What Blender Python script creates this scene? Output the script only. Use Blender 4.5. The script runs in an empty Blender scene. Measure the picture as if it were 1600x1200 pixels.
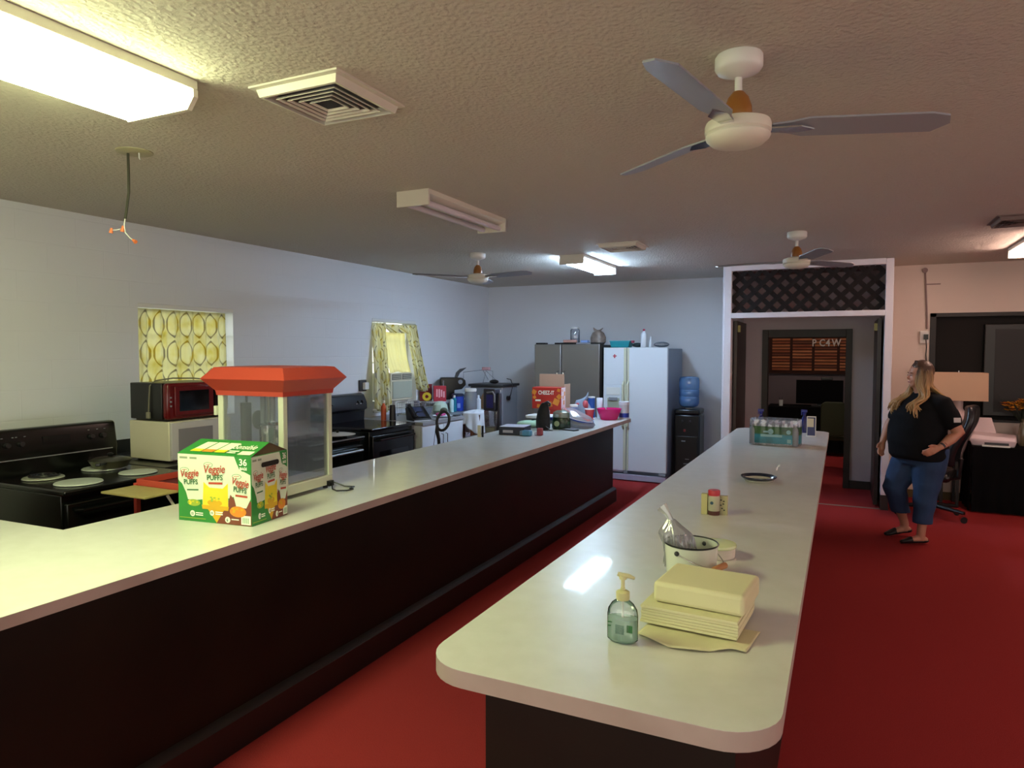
import bpy, bmesh, math, random
from mathutils import Vector, Matrix
PI = math.pi
random.seed(7)
scene = bpy.context.scene
COL = scene.collection

# ---------------------------------------------------------------- camera
cam_d = bpy.data.cameras.new('camera'); cam = bpy.data.objects.new('camera', cam_d); COL.objects.link(cam)
cam_d.sensor_width = 36.0; cam_d.sensor_fit = 'HORIZONTAL'; cam_d.lens = 1077.9 / 1600 * 36
cam_d.clip_start = 0.05; cam_d.clip_end = 200
_yaw, _pit, _rol = -0.44596, 0.047155, 0.0011
_f = Vector((math.sin(_yaw) * math.cos(_pit), math.cos(_yaw) * math.cos(_pit), -math.sin(_pit)))
_r = Vector((math.cos(_yaw), -math.sin(_yaw), 0)); _u = _r.cross(_f)
_r, _u = math.cos(_rol) * _r + math.sin(_rol) * _u, -math.sin(_rol) * _r + math.cos(_rol) * _u
cam.matrix_world = Matrix(((_r.x, _u.x, -_f.x, 0), (_r.y, _u.y, -_f.y, 0), (_r.z, _u.z, -_f.z, 1.69), (0, 0, 0, 1)))
scene.camera = cam

# ---------------------------------------------------------------- world, view, light levels
scene.view_settings.view_transform = 'Standard'; scene.view_settings.look = 'None'
scene.view_settings.gamma = 1.0; scene.view_settings.use_curve_mapping = False
scene.view_settings.exposure = 0.85
world = bpy.data.worlds.new('world'); scene.world = world; world.use_nodes = True
_nt = world.node_tree; _bg = _nt.nodes['Background']
_sky = _nt.nodes.new('ShaderNodeTexSky'); _sky.sky_type = 'NISHITA'; _sky.sun_disc = False
_sky.sun_elevation = math.radians(35); _sky.sun_rotation = math.radians(120)
_hs = _nt.nodes.new('ShaderNodeHueSaturation'); _hs.inputs['Saturation'].default_value = .25; _nt.links.new(_sky.outputs[0], _hs.inputs['Color']); _nt.links.new(_hs.outputs[0], _bg.inputs[0]); _bg.inputs[1].default_value = 0.8

def lamp_light(name, loc, sx, sy, power, color):
    """light given by a real ceiling fixture, faces down, sits in that fixture"""
    d = bpy.data.lights.new(name, 'AREA'); d.shape = 'RECTANGLE'; d.size = sx; d.size_y = sy
    d.energy = power; d.color = color
    o = bpy.data.objects.new(name, d); COL.objects.link(o); o.location = loc
    return o
L_NEAR = 23.0     # emission strengths of the lit fixtures
L_FAR = 62.0
L_RIGHT = 27.0
L_FILL = 1.5       # unseen glowing panels added behind and right of the camera as fill light

# ---------------------------------------------------------------- materials
def lin(c):
    if isinstance(c, str):
        c = c.lstrip('#'); c = [int(c[i:i + 2], 16) / 255 for i in (0, 2, 4)]
        c = [x / 12.92 if x <= .04045 else ((x + .055) / 1.055) ** 2.4 for x in c]
    return (c[0], c[1], c[2], 1)
def mat(name, color, rough=.5, metal=0., noise=None, bump=None, trans=0., emit=None, estr=0., coat=0., spec=None, ior=None, sss=0., alpha=None, stretch=None):
    m = bpy.data.materials.new(name); m.use_nodes = True
    nt = m.node_tree; b = nt.nodes['Principled BSDF']
    b.inputs['Base Color'].default_value = lin(color); b.inputs['Roughness'].default_value = rough
    b.inputs['Metallic'].default_value = metal; b.inputs['Transmission Weight'].default_value = trans
    b.inputs['Coat Weight'].default_value = coat
    if spec is not None: b.inputs['Specular IOR Level'].default_value = spec
    if ior: b.inputs['IOR'].default_value = ior
    if sss: b.inputs['Subsurface Weight'].default_value = sss; b.inputs['Subsurface Scale'].default_value = .01
    if alpha is not None: b.inputs['Alpha'].default_value = alpha
    if emit:
        b.inputs['Emission Color'].default_value = lin(emit); b.inputs['Emission Strength'].default_value = estr
    tc = nt.nodes.new('ShaderNodeTexCoord'); vec = tc.outputs['Object']
    if stretch:
        mp = nt.nodes.new('ShaderNodeMapping'); mp.inputs['Scale'].default_value = stretch
        nt.links.new(vec, mp.inputs[0]); vec = mp.outputs[0]
    if noise:      # (scale, second colour, contrast)
        n = nt.nodes.new('ShaderNodeTexNoise'); n.inputs['Scale'].default_value = noise[0]; n.inputs['Detail'].default_value = 5
        nt.links.new(vec, n.inputs['Vector'])
        r = nt.nodes.new('ShaderNodeValToRGB'); c = noise[2] if len(noise) > 2 else .25
        r.color_ramp.elements[0].position = .5 - c; r.color_ramp.elements[1].position = .5 + c
        r.color_ramp.elements[0].color = lin(color); r.color_ramp.elements[1].color = lin(noise[1])
        nt.links.new(n.outputs['Fac'], r.inputs[0]); nt.links.new(r.outputs[0], b.inputs['Base Color'])
    if bump:       # (scale, strength, distance)
        n = nt.nodes.new('ShaderNodeTexNoise'); n.inputs['Scale'].default_value = bump[0]; n.inputs['Detail'].default_value = 4
        nt.links.new(vec, n.inputs['Vector'])
        bp = nt.nodes.new('ShaderNodeBump'); bp.inputs['Strength'].default_value = bump[1]; bp.inputs['Distance'].default_value = bump[2]
        nt.links.new(n.outputs['Fac'], bp.inputs['Height']); nt.links.new(bp.outputs[0], b.inputs['Normal'])
    return m
def glass(name, color=(.95, .97, .97), rough=.02, amount=.12):
    """thin clear pane: mostly transparent, a little gloss by fresnel"""
    m = bpy.data.materials.new(name); m.use_nodes = True; nt = m.node_tree; nt.nodes.clear()
    o = nt.nodes.new('ShaderNodeOutputMaterial'); mx = nt.nodes.new('ShaderNodeMixShader')
    t = nt.nodes.new('ShaderNodeBsdfTransparent'); g = nt.nodes.new('ShaderNodeBsdfGlossy')
    t.inputs[0].default_value = lin(color); g.inputs['Roughness'].default_value = rough
    lw = nt.nodes.new('ShaderNodeLayerWeight'); lw.inputs[0].default_value = .25
    mr = nt.nodes.new('ShaderNodeMapRange'); mr.inputs[3].default_value = amount * .35; mr.inputs[4].default_value = min(1, amount * 5)
    nt.links.new(lw.outputs['Fresnel'], mr.inputs[0]); nt.links.new(mr.outputs[0], mx.inputs[0])
    nt.links.new(t.outputs[0], mx.inputs[1]); nt.links.new(g.outputs[0], mx.inputs[2]); nt.links.new(mx.outputs[0], o.inputs[0])
    return m
def film(name, color, amount=.45, rough=.25, gloss=.3):
    """thin plastic film: part transparent, part diffuse, with gloss"""
    m = glass(name, (.95, .96, .98), rough, gloss); nt = m.node_tree
    out = [n for n in nt.nodes if n.type == 'OUTPUT_MATERIAL'][0]; src = out.inputs[0].links[0].from_node
    d = nt.nodes.new('ShaderNodeBsdfDiffuse'); d.inputs[0].default_value = lin(color)
    tl = nt.nodes.new('ShaderNodeBsdfTranslucent'); tl.inputs[0].default_value = lin(color)
    ad = nt.nodes.new('ShaderNodeMixShader'); ad.inputs[0].default_value = .4
    nt.links.new(d.outputs[0], ad.inputs[1]); nt.links.new(tl.outputs[0], ad.inputs[2])
    mx = nt.nodes.new('ShaderNodeMixShader'); mx.inputs[0].default_value = amount
    nt.links.new(src.outputs[0], mx.inputs[1]); nt.links.new(ad.outputs[0], mx.inputs[2]); nt.links.new(mx.outputs[0], out.inputs[0])
    return m
def emat(name, color, strength):
    m = bpy.data.materials.new(name); m.use_nodes = True; nt = m.node_tree; nt.nodes.clear()
    o = nt.nodes.new('ShaderNodeOutputMaterial'); e = nt.nodes.new('ShaderNodeEmission')
    e.inputs[0].default_value = lin(color); e.inputs[1].default_value = strength
    nt.links.new(e.outputs[0], o.inputs[0]); return m

# ---------------------------------------------------------------- mesh builder
class MB:
    def __init__(s): s.bm = bmesh.new()
    def _fin(s, vs, mi):
        vs = set(vs)
        for v in vs:
            for f in v.link_faces: f.material_index = mi
    def box(s, x0, x1, y0, y1, z0, z1, mi=0, M=None):
        r = bmesh.ops.create_cube(s.bm, size=1)['verts']
        for v in r:
            v.co = Vector(((x0 + x1) / 2 + v.co.x * (x1 - x0), (y0 + y1) / 2 + v.co.y * (y1 - y0), (z0 + z1) / 2 + v.co.z * (z1 - z0)))
            if M: v.co = M @ v.co
        s._fin(r, mi); return s
    def bar(s, p, q, w, h, mi=0, up=(0, 0, 1)):
        p, q = Vector(p), Vector(q); d = (q - p); L = d.length; d.normalize(); up = Vector(up)
        if abs(d.dot(up)) > .98: up = Vector((1, 0, 0))
        x = d.cross(up).normalized(); z = x.cross(d)
        r = bmesh.ops.create_cube(s.bm, size=1)['verts']
        for v in r: v.co = (p + q) / 2 + x * v.co.x * w + d * v.co.y * L + z * v.co.z * h
        s._fin(r, mi); return s
    def cyl(s, p, q, r0, r1=None, seg=24, mi=0, caps=True):
        p, q = Vector(p), Vector(q); r1 = r0 if r1 is None else r1; d = (q - p).normalized()
        a = Vector((0, 0, 1)) if abs(d.z) < .9 else Vector((1, 0, 0)); x = d.cross(a).normalized(); y = d.cross(x)
        A = []; B = []
        for i in range(seg):
            t = 2 * PI * i / seg; w = x * math.cos(t) + y * math.sin(t)
            A.append(s.bm.verts.new(p + w * r0)); B.append(s.bm.verts.new(q + w * r1))
        for i in range(seg): s.bm.faces.new((A[i], B[i], B[(i + 1) % seg], A[(i + 1) % seg])).material_index = mi
        if caps:
            s.bm.faces.new(A).material_index = mi; s.bm.faces.new(B[::-1]).material_index = mi
        return s
    def lathe(s, prof, c=(0, 0, 0), seg=32, mi=0, sx=1, sy=1, M=None):
        rings = []
        for (r, z) in prof:
            if r < 1e-5: rings.append([s.bm.verts.new(Vector(c) + Vector((0, 0, z)))])
            else: rings.append([s.bm.verts.new(Vector(c) + Vector((r * math.cos(2 * PI * i / seg) * sx, r * math.sin(2 * PI * i / seg) * sy, z))) for i in range(seg)])
        for a, b in zip(rings, rings[1:]):
            for i in range(seg):
                j = (i + 1) % seg
                if len(a) == 1 and len(b) == 1: continue
                if len(a) == 1: f = (a[0], b[j], b[i])
                elif len(b) == 1: f = (a[i], a[j], b[0])
                else: f = (a[i], a[j], b[j], b[i])
                s.bm.faces.new(f).material_index = mi
        if M:
            for rg in rings:
                for v in rg: v.co = M @ v.co
        return s
    def tube(s, pts, r, seg=8, mi=0, cap=True):
        pts = [Vector(p) for p in pts]; n = len(pts); rings = []
        rr = r if isinstance(r, (list, tuple)) else [r] * n
        prev = None
        for i, p in enumerate(pts):
            d = (pts[min(i + 1, n - 1)] - pts[max(i - 1, 0)]).normalized()
            if prev is None: a = Vector((0, 0, 1)) if abs(d.z) < .9 else Vector((1, 0, 0)); x = d.cross(a).normalized()
            else: x = (prev - d * prev.dot(d)).normalized()
            prev = x; y = d.cross(x)
            rings.append([s.bm.verts.new(p + (x * math.cos(2 * PI * k / seg) + y * math.sin(2 * PI * k / seg)) * rr[i]) for k in range(seg)])
        for a, b in zip(rings, rings[1:]):
            for k in range(seg): s.bm.faces.new((a[k], a[(k + 1) % seg], b[(k + 1) % seg], b[k])).material_index = mi
        if cap: s.bm.faces.new(rings[0][::-1]).material_index = mi; s.bm.faces.new(rings[-1]).material_index = mi
        return s
    def prism(s, poly, axis, a, b, mi=0, M=None):
        """poly = 2d outline; axis 'x','y','z' = extrusion axis from a to b"""
        def P(u, v, w): return {'x': (w, u, v), 'y': (u, w, v), 'z': (u, v, w)}[axis]
        A = [s.bm.verts.new(P(u, v, a)) for u, v in poly]; B = [s.bm.verts.new(P(u, v, b)) for u, v in poly]
        n = len(poly)
        for i in range(n): s.bm.faces.new((A[i], A[(i + 1) % n], B[(i + 1) % n], B[i])).material_index = mi
        s.bm.faces.new(A[::-1]).material_index = mi; s.bm.faces.new(B).material_index = mi
        if M:
            for v in A + B: v.co = M @ v.co
        return s
    def poly(s, pts, mi=0):
        s.bm.faces.new([s.bm.verts.new(p) for p in pts]).material_index = mi; return s
    def grid(s, fn, nu, nv, mi=0):
        V = [[s.bm.verts.new(fn(i / nu, j / nv)) for j in range(nv + 1)] for i in range(nu + 1)]
        for i in range(nu):
            for j in range(nv): s.bm.faces.new((V[i][j], V[i + 1][j], V[i + 1][j + 1], V[i][j + 1])).material_index = mi
        return s
    def loft(s, rings, mi=0, cap=True):
        """rings: lists of points, same count"""
        R = [[s.bm.verts.new(p) for p in rg] for rg in rings]; n = len(R[0])
        for a, b in zip(R, R[1:]):
            for k in range(n): s.bm.faces.new((a[k], a[(k + 1) % n], b[(k + 1) % n], b[k])).material_index = mi
        if cap: s.bm.faces.new(R[0][::-1]).material_index = mi; s.bm.faces.new(R[-1]).material_index = mi
        return s
    def sphere(s, c, rx, ry=None, rz=None, seg=16, mi=0, M=None):
        ry = rx if ry is None else ry; rz = rx if rz is None else rz
        r = bmesh.ops.create_uvsphere(s.bm, u_segments=seg, v_segments=max(6, seg // 2 + 2), radius=1)['verts']
        for v in r:
            v.co = Vector((v.co.x * rx, v.co.y * ry, v.co.z * rz))
            if M: v.co = M @ v.co
            v.co += Vector(c)
        s._fin(r, mi); return s
def obj(name, mb, mats, parent=None, bevel=0, seg=2, smooth=True, sub=0, solid=0, loc=None, rot=None, angle=35):
    bm = mb.bm; bmesh.ops.recalc_face_normals(bm, faces=bm.faces[:])
    me = bpy.data.meshes.new(name); bm.to_mesh(me); bm.free()
    for m in (mats if isinstance(mats, (list, tuple)) else [mats]): me.materials.append(m)
    if smooth:
        for p in me.polygons: p.use_smooth = True
        me.set_sharp_from_angle(angle=math.radians(angle))
    o = bpy.data.objects.new(name, me); COL.objects.link(o)
    if loc: o.location = loc
    if rot: o.rotation_euler = rot
    if parent: o.parent = parent
    if solid:
        md = o.modifiers.new('solid', 'SOLIDIFY'); md.thickness = solid; md.offset = 0
    if bevel:
        md = o.modifiers.new('bevel', 'BEVEL'); md.width = bevel; md.segments = seg; md.limit_method = 'ANGLE'; md.angle_limit = math.radians(40)
    if sub:
        md = o.modifiers.new('sub', 'SUBSURF'); md.levels = sub; md.render_levels = sub
    return o
def tag(o, label, cat, group=None, kind=None):
    o['label'] = label; o['category'] = cat
    if group: o['group'] = group
    if kind: o['kind'] = kind
    return o
def thing(name, label, cat, loc=(0, 0, 0), rz=0, group=None):
    o = bpy.data.objects.new(name, None); COL.objects.link(o); o.empty_display_size = .05
    o.location = loc; o.rotation_euler = (0, 0, rz)
    return tag(o, label, cat, group)
def struct(name, mb, mats, parent=None, **k):
    o = obj(name, mb, mats, parent, **k)
    if not parent: o['kind'] = 'structure'
    return o
def dup(root, loc=None, rz=None, label=None):
    r = root.copy(); COL.objects.link(r)
    if loc is not None: r.location = loc
    if rz is not None: r.rotation_euler = (root.rotation_euler.x, root.rotation_euler.y, rz)
    if label: r['label'] = label
    for ch in root.children:
        c = ch.copy(); COL.objects.link(c); c.parent = r
        for g in ch.children:
            d = g.copy(); COL.objects.link(d); d.parent = c
    return r
def text(name, s, size, m, parent, M, depth=.0004, align='LEFT', shear=0., bold=0., xs=1.):
    """flat lettering; M maps text plane (x right, y up, z out) to the parent's space"""
    c = bpy.data.curves.new(name, 'FONT'); c.body = s; c.size = size; c.extrude = depth; c.align_x = align; c.shear = shear; c.offset = bold
    c.resolution_u = 3
    t = bpy.data.objects.new(name, c); COL.objects.link(t)
    dg = bpy.context.evaluated_depsgraph_get(); me = bpy.data.meshes.new_from_object(t.evaluated_get(dg))
    bpy.data.objects.remove(t); bpy.data.curves.remove(c)
    me.materials.clear(); me.materials.append(m)
    me.transform(M @ Matrix.Diagonal((xs, 1, 1, 1)))
    o = bpy.data.objects.new(name, me); COL.objects.link(o)
    if parent: o.parent = parent
    return o
def frame_mx(o, x, y):
    """matrix with origin o, x axis and y axis given"""
    x = Vector(x).normalized(); y = Vector(y).normalized(); z = x.cross(y)
    return Matrix(((x.x, y.x, z.x, o[0]), (x.y, y.y, z.y, o[1]), (x.z, y.z, z.z, o[2]), (0, 0, 0, 1)))
def blob(parts, voxel=.012, smooth=6):
    """closed pieces -> one continuous surface (voxel remesh + smoothing), returned as MB"""
    me = bpy.data.meshes.new('tmp'); parts.bm.to_mesh(me); parts.bm.free()
    o = bpy.data.objects.new('tmp', me); COL.objects.link(o)
    r = o.modifiers.new('r', 'REMESH'); r.mode = 'VOXEL'; r.voxel_size = voxel
    if smooth:
        s = o.modifiers.new('s', 'SMOOTH'); s.iterations = smooth; s.factor = .5
    dg = bpy.context.evaluated_depsgraph_get(); m2 = bpy.data.meshes.new_from_object(o.evaluated_get(dg))
    out = MB(); out.bm.from_mesh(m2); bpy.data.objects.remove(o); bpy.data.meshes.remove(me); bpy.data.meshes.remove(m2)
    return out
def limb(mb, pts):
    """closed tapered limb through (x,y,z,rx[,ry]) stations as overlapping ellipsoid-capped tube"""
    P = [Vector(p[:3]) for p in pts]; n = len(P); rings = []
    prev = None
    for i in range(n):
        d = (P[min(i + 1, n - 1)] - P[max(i - 1, 0)]).normalized()
        if prev is None:
            x = Vector((1, 0, 0)) - d * d.x
            if x.length < .1: x = Vector((0, 1, 0)) - d * d.y
            x.normalize()
        else: x = (prev - d * prev.dot(d)).normalized()
        prev = x; y = d.cross(x); rx = pts[i][3]; ry = pts[i][4] if len(pts[i]) > 4 else rx
        rings.append([P[i] + x * math.cos(2 * PI * k / 14) * rx + y * math.sin(2 * PI * k / 14) * ry for k in range(14)])
    def capr(i, sgn):
        d = (P[min(i + 1, n - 1)] - P[max(i - 1, 0)]).normalized() * sgn; c = P[i]; R = rings[i]; rm = min(pts[i][3], pts[i][4] if len(pts[i]) > 4 else pts[i][3])
        return [[c + (q - c) * math.cos(a) + d * rm * math.sin(a) for q in R] for a in (.5, .95, 1.35)]
    allr = capr(0, -1)[::-1] + rings + capr(n - 1, 1)
    mb.loft(allr); return mb
# ---------------------------------------------------------------- setting materials
CE = 2.685
def ceiling_mat():
    m = mat('ceiling_popcorn', '#cbc4b8', .95); nt = m.node_tree; b = nt.nodes['Principled BSDF']
    tc = nt.nodes.new('ShaderNodeTexCoord')
    v = nt.nodes.new('ShaderNodeTexVoronoi'); v.inputs['Scale'].default_value = 55; v.feature = 'SMOOTH_F1'
    n = nt.nodes.new('ShaderNodeTexNoise'); n.inputs['Scale'].default_value = 70; n.inputs['Detail'].default_value = 6; n.inputs['Roughness'].default_value = .7
    nt.links.new(tc.outputs['Object'], v.inputs['Vector']); nt.links.new(tc.outputs['Object'], n.inputs['Vector'])
    a = nt.nodes.new('ShaderNodeMath'); a.operation = 'SUBTRACT'; nt.links.new(n.outputs['Fac'], a.inputs[0]); nt.links.new(v.outputs['Distance'], a.inputs[1])
    bp = nt.nodes.new('ShaderNodeBump'); bp.inputs['Strength'].default_value = .75; bp.inputs['Distance'].default_value = .012
    nt.links.new(a.outputs[0], bp.inputs['Height']); nt.links.new(bp.outputs[0], b.inputs['Normal'])
    return m
def block_mat():
    m = mat('painted_block', '#d6d8dc', .5); nt = m.node_tree; b = nt.nodes['Principled BSDF']
    tc = nt.nodes.new('ShaderNodeTexCoord'); sp = nt.nodes.new('ShaderNodeSeparateXYZ'); cb = nt.nodes.new('ShaderNodeCombineXYZ')
    nt.links.new(tc.outputs['Object'], sp.inputs[0]); ad = nt.nodes.new('ShaderNodeMath'); ad.operation = 'ADD'
    nt.links.new(sp.outputs[0], ad.inputs[0]); nt.links.new(sp.outputs[1], ad.inputs[1])
    nt.links.new(ad.outputs[0], cb.inputs[0]); nt.links.new(sp.outputs[2], cb.inputs[1])
    br = nt.nodes.new('ShaderNodeTexBrick'); br.inputs['Scale'].default_value = 1; br.inputs['Brick Width'].default_value = .4064; br.inputs['Row Height'].default_value = .2032
    br.inputs['Mortar Size'].default_value = .006; br.inputs['Mortar Smooth'].default_value = .6
    br.inputs['Color1'].default_value = (1, 1, 1, 1); br.inputs['Color2'].default_value = (1, 1, 1, 1); br.inputs['Mortar'].default_value = (0, 0, 0, 1)
    nt.links.new(cb.outputs[0], br.inputs['Vector'])
    n = nt.nodes.new('ShaderNodeTexNoise'); n.inputs['Scale'].default_value = 1.3; nt.links.new(tc.outputs['Object'], n.inputs['Vector'])
    n2 = nt.nodes.new('ShaderNodeTexNoise'); n2.inputs['Scale'].default_value = 60; nt.links.new(tc.outputs['Object'], n2.inputs['Vector'])
    mm = nt.nodes.new('ShaderNodeMath'); mm.operation = 'MULTIPLY'; nt.links.new(br.outputs['Color'], mm.inputs[0]); nt.links.new(n.outputs['Fac'], mm.inputs[1])
    m3 = nt.nodes.new('ShaderNodeMath'); m3.operation = 'MULTIPLY_ADD'; nt.links.new(n2.outputs['Fac'], m3.inputs[0]); m3.inputs[1].default_value = .15; nt.links.new(mm.outputs[0], m3.inputs[2])
    bp = nt.nodes.new('ShaderNodeBump'); bp.inputs['Strength'].default_value = .35; bp.inputs['Distance'].default_value = .006
    nt.links.new(m3.outputs[0], bp.inputs['Height']); nt.links.new(bp.outputs[0], b.inputs['Normal'])
    return m
M_ceil = ceiling_mat(); M_block = block_mat()
M_wall = mat('painted_wall', '#d6d6da', .55, bump=(9, .25, .01))
M_wallpink = mat('cream_wall', '#d9cabf', .6, bump=(9, .2, .01))
M_carpet = mat('red_carpet', '#b83c3c', .95, noise=(260, '#8e2c2c', .3), bump=(320, .9, .01), spec=.1)
M_trim = mat('white_trim', '#d8d4da', .45)
M_white = mat('white_paint', '#dcdcd8', .4)
M_dark = mat('dark_brown_frame', '#1d1614', .5, noise=(6, '#2a1e1a', .3))
M_black = mat('black_plastic', '#101011', .35)
M_blackmatt = mat('black_cloth', '#0b0b0c', .95, spec=.1)
M_ply = mat('dark_hall_wall', '#7c6a66', .8)
M_lam = mat('laminate_top', '#d2d2cc', .34, noise=(14, '#c8c8c0', .3), spec=.5, coat=.35)
M_lam.node_tree.nodes['Principled BSDF'].inputs['Coat Roughness'].default_value = .045
M_lamedge = mat('laminate_edge', '#b5a59d', .45, noise=(5, '#a8978e', .2))
M_bar = mat('stained_bar_panel', '#1a1209', .5, noise=(3.5, '#0b0805', .28), bump=(30, .08, .004), spec=.3)
M_steel = mat('brushed_steel', '#8b8784', .35, metal=.7, stretch=(1, 1, 40))
M_chrome = mat('chrome', '#d0d0d0', .15, metal=1)
M_frwhite = mat('appliance_white', '#d5dbe2', .35)
M_glassk = mat('dark_glass', '#050506', .08, spec=.6)
M_clear = glass('clear_glass')
M_cream = mat('cream_plastic', '#cfc9b0', .45)
M_grey = mat('grey_plastic', '#7d8087', .5)
M_dkgrey = mat('dark_grey', '#333438', .5)
M_red = mat('red_enamel', '#b84434', .4)
M_cloth = mat('white_cloth', '#d4d8e0', .9)
M_paper = mat('white_paper', '#e2e2de', .8)

# ---------------------------------------------------------------- shell
XL, YB, YD, XR, YF = -5.0, 9.6, 8.33, 5.2, -2.4
YR = 9.2
struct('floor', MB().box(XL - .2, XR + .2, YF - .2, 16.6, -.1, 0), M_carpet)
struct('ceiling', MB().box(XL - .2, XR + .2, YF - .2, 9.46, CE, CE + .12).box(XL - .2, -1.17, 9.46, YB + .12, CE, CE + .12), M_ceil)
# left wall with two window openings (y0,y1,z0,z1)
W1 = (3.64, 4.58, 1.12, 2.07); W2 = (6.64, 7.56, .98, 2.08)
w = MB(); T0, T1 = XL - .22, XL
ys = [YF - .2, W1[0], W1[1], W2[0], W2[1], YB + .12]
for a, b in ((0, 1), (2, 3), (4, 5)): w.box(T0, T1, ys[a], ys[b], 0, CE)
for W in (W1, W2): w.box(T0, T1, W[0], W[1], 0, W[2]); w.box(T0, T1, W[0], W[1], W[3], CE)
struct('wall_left', w, M_block, smooth=False)
struct('wall_back', MB().box(XL, -1.18, YB, YB + .12, 0, CE), M_wall)
struct('wall_jog', MB().box(-1.24, -1.17, YD + .0, YB + .12, 0, CE), M_wall)
# door wall right of the opening, with the dark interior opening
RW = (.90, 3.9, .91, 2.13)
w = MB().box(.47, RW[0], YR, YR + .14, 0, CE).box(RW[0], RW[1], YR, YR + .14, 0, RW[2]).box(RW[0], RW[1], YR, YR + .14, RW[3], CE).box(RW[1], XR, YR, YR + .14, 0, CE)
struct('wall_vestibule', MB().box(.402, .47, YD + .12, 9.46, 0, CE), M_wallpink)
struct('wall_door', w, M_wallpink)
w = MB().box(XR, XR + .12, YF, 0.6, 0, CE).box(XR, XR + .12, 6.2, YR + .14, 0, CE).box(XR, XR + .12, .6, 6.2, 0, .5).box(XR, XR + .12, .6, 6.2, 2.35, CE)
struct('wall_right', w, M_wallpink)
w = MB().box(XL, -3.4, YF - .12, YF, 0, CE).box(4.2, XR, YF - .12, YF, 0, CE).box(-3.4, 4.2, YF - .12, YF, 0, .5).box(-3.4, 4.2, YF - .12, YF, 2.35, CE)
struct('wall_front', w, M_wallpink)
M_fill = emat('fill_panel_glow', (.98, .95, .82), L_FILL); M_fill_pink = emat('fill_panel_glow_pink', (1.0, .80, .76), L_FILL * .7)  # glow of the added fill panels, not of known windows
f = MB()
for k in range(6): f.box(-3.4 + 7.6 * k / 5 - .03, -3.4 + 7.6 * k / 5 + .03, YF - .08, YF - .03, .5, 2.35)
o = struct('window_3', f, M_trim); obj('pane', MB().box(-3.4, 4.2, YF - .10, YF - .08, .5, 2.35), M_fill, o)  # unseen window-like panel added behind the camera to brighten the room
f = MB()
for k in range(5): f.box(XR + .03, XR + .08, .6 + 5.6 * k / 4 - .03, .6 + 5.6 * k / 4 + .03, .5, 2.35)
o = struct('window_4', f, M_trim); obj('pane', MB().box(XR + .08, XR + .10, .6, 6.2, .5, 2.35), M_fill_pink, o)  # second added glowing panel, out of view on the right
# hall and room beyond the doorway
HY = 9.46
w = MB().box(-1.17, -.90, HY, HY + .12, 0, 2.6).box(.07, .47, HY, HY + .12, 0, 2.6).box(-.90, .07, HY, HY + .12, 1.92, 2.68)
struct('wall_hall', w, mat('hall_wall', '#bcb2b4', .7))
struct('ceiling_hall', MB().box(-1.17, .40, YD + .14, 9.46, 2.67, 2.72), M_ply)
struct('wall_far', MB().box(-3.2, 2.6, 13.3, 13.4, 0, 2.8), mat('far_wall', '#6e6468', .8))
struct('wall_far_left', MB().box(-3.3, -3.2, 9.82, 13.4, 0, 2.8), M_ply)
struct('wall_far_right', MB().box(2.5, 2.6, 9.6, 13.4, 0, 2.8), M_ply)
struct('wall_far_near', MB().box(-3.3, -1.17, YB + .12, YB + .2, 0, 2.8).box(.47, 2.6, HY, HY + .12, 0, 2.8).box(-1.17, .47, HY + .02, HY + .1, 2.6, 2.8), M_ply)
struct('ceiling_far', MB().box(-3.3, 2.6, 9.74, 13.4, 2.8, 2.9), M_ply)
# white casing round the doorway and its transom
t = MB()
t.box(-1.245, -1.165, YD - .03, YD + .12, .14, CE - .01).box(.40, .475, YD - .03, YD + .12, .16, CE - .01)
t.box(-1.165, .40, YD - .03, YD + .12, 2.075, 2.135).box(-1.165, .40, YD - .03, YD + .12, 2.615, CE - .005)
t.box(-1.262, -1.245, YD - .015, YD + .12, .14, CE - .01)
struct('trim_1', t, M_trim, bevel=.004)
struct('trim_2', MB().box(-1.24, -1.165, YD - .03, YD + .12, 0, .14).box(.40, .475, YD - .03, YD + .12, 0, .16), M_dark)
# lattice panel above the door
lat = MB(); X0, X1, Z0, Z1 = -1.165, .40, 2.135, 2.615
def clipseg(x, z, dx, dz):
    ts = []
    t0, t1 = -9, 9
    for p, d, a, b in ((x, dx, X0, X1), (z, dz, Z0, Z1)):
        u, v = sorted(((a - p) / d, (b - p) / d)); t0 = max(t0, u); t1 = min(t1, v)
    return (t0, t1) if t1 - t0 > .02 else None
for k in range(-5, 18):
    for s, yy in ((1, 0), (-1, .008)):
        c = clipseg(X0 + k * .163, Z0, s, 1)
        if c: lat.bar((X0 + k * .163 + s * c[0], YD + .03 + yy, Z0 + c[0]), (X0 + k * .163 + s * c[1], YD + .03 + yy, Z0 + c[1]), .052, .007, up=(0, 1, 0))
struct('trim_3', lat, mat('lattice_brown', '#160d0a', .9), smooth=False)
# dark frame of the inner opening and its baseboard
t = MB().box(-.93, -.86, HY - .03, HY + .13, 0, 1.97).box(.04, .11, HY - .03, HY + .13, 0, 1.97).box(-.86, .04, HY - .03, HY + .13, 1.87, 1.97)
struct('trim_4', t, M_dark, bevel=.003)
struct('baseboard_hall', MB().box(-1.17, -.93, HY - .015, HY, 0, .1).box(.11, .40, HY - .015, HY, 0, .1), M_dark)
struct('baseboard_right', MB().box(.475, XR, YR - .015, YR, 0, .09), mat('yellowed_base', '#5a4a20', .6))
struct('trim_5', MB().box(-1.165, .40, YD - .01, YD + .02, 0, .006), mat('threshold_metal', '#9a8a80', .4, metal=.6))
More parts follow.
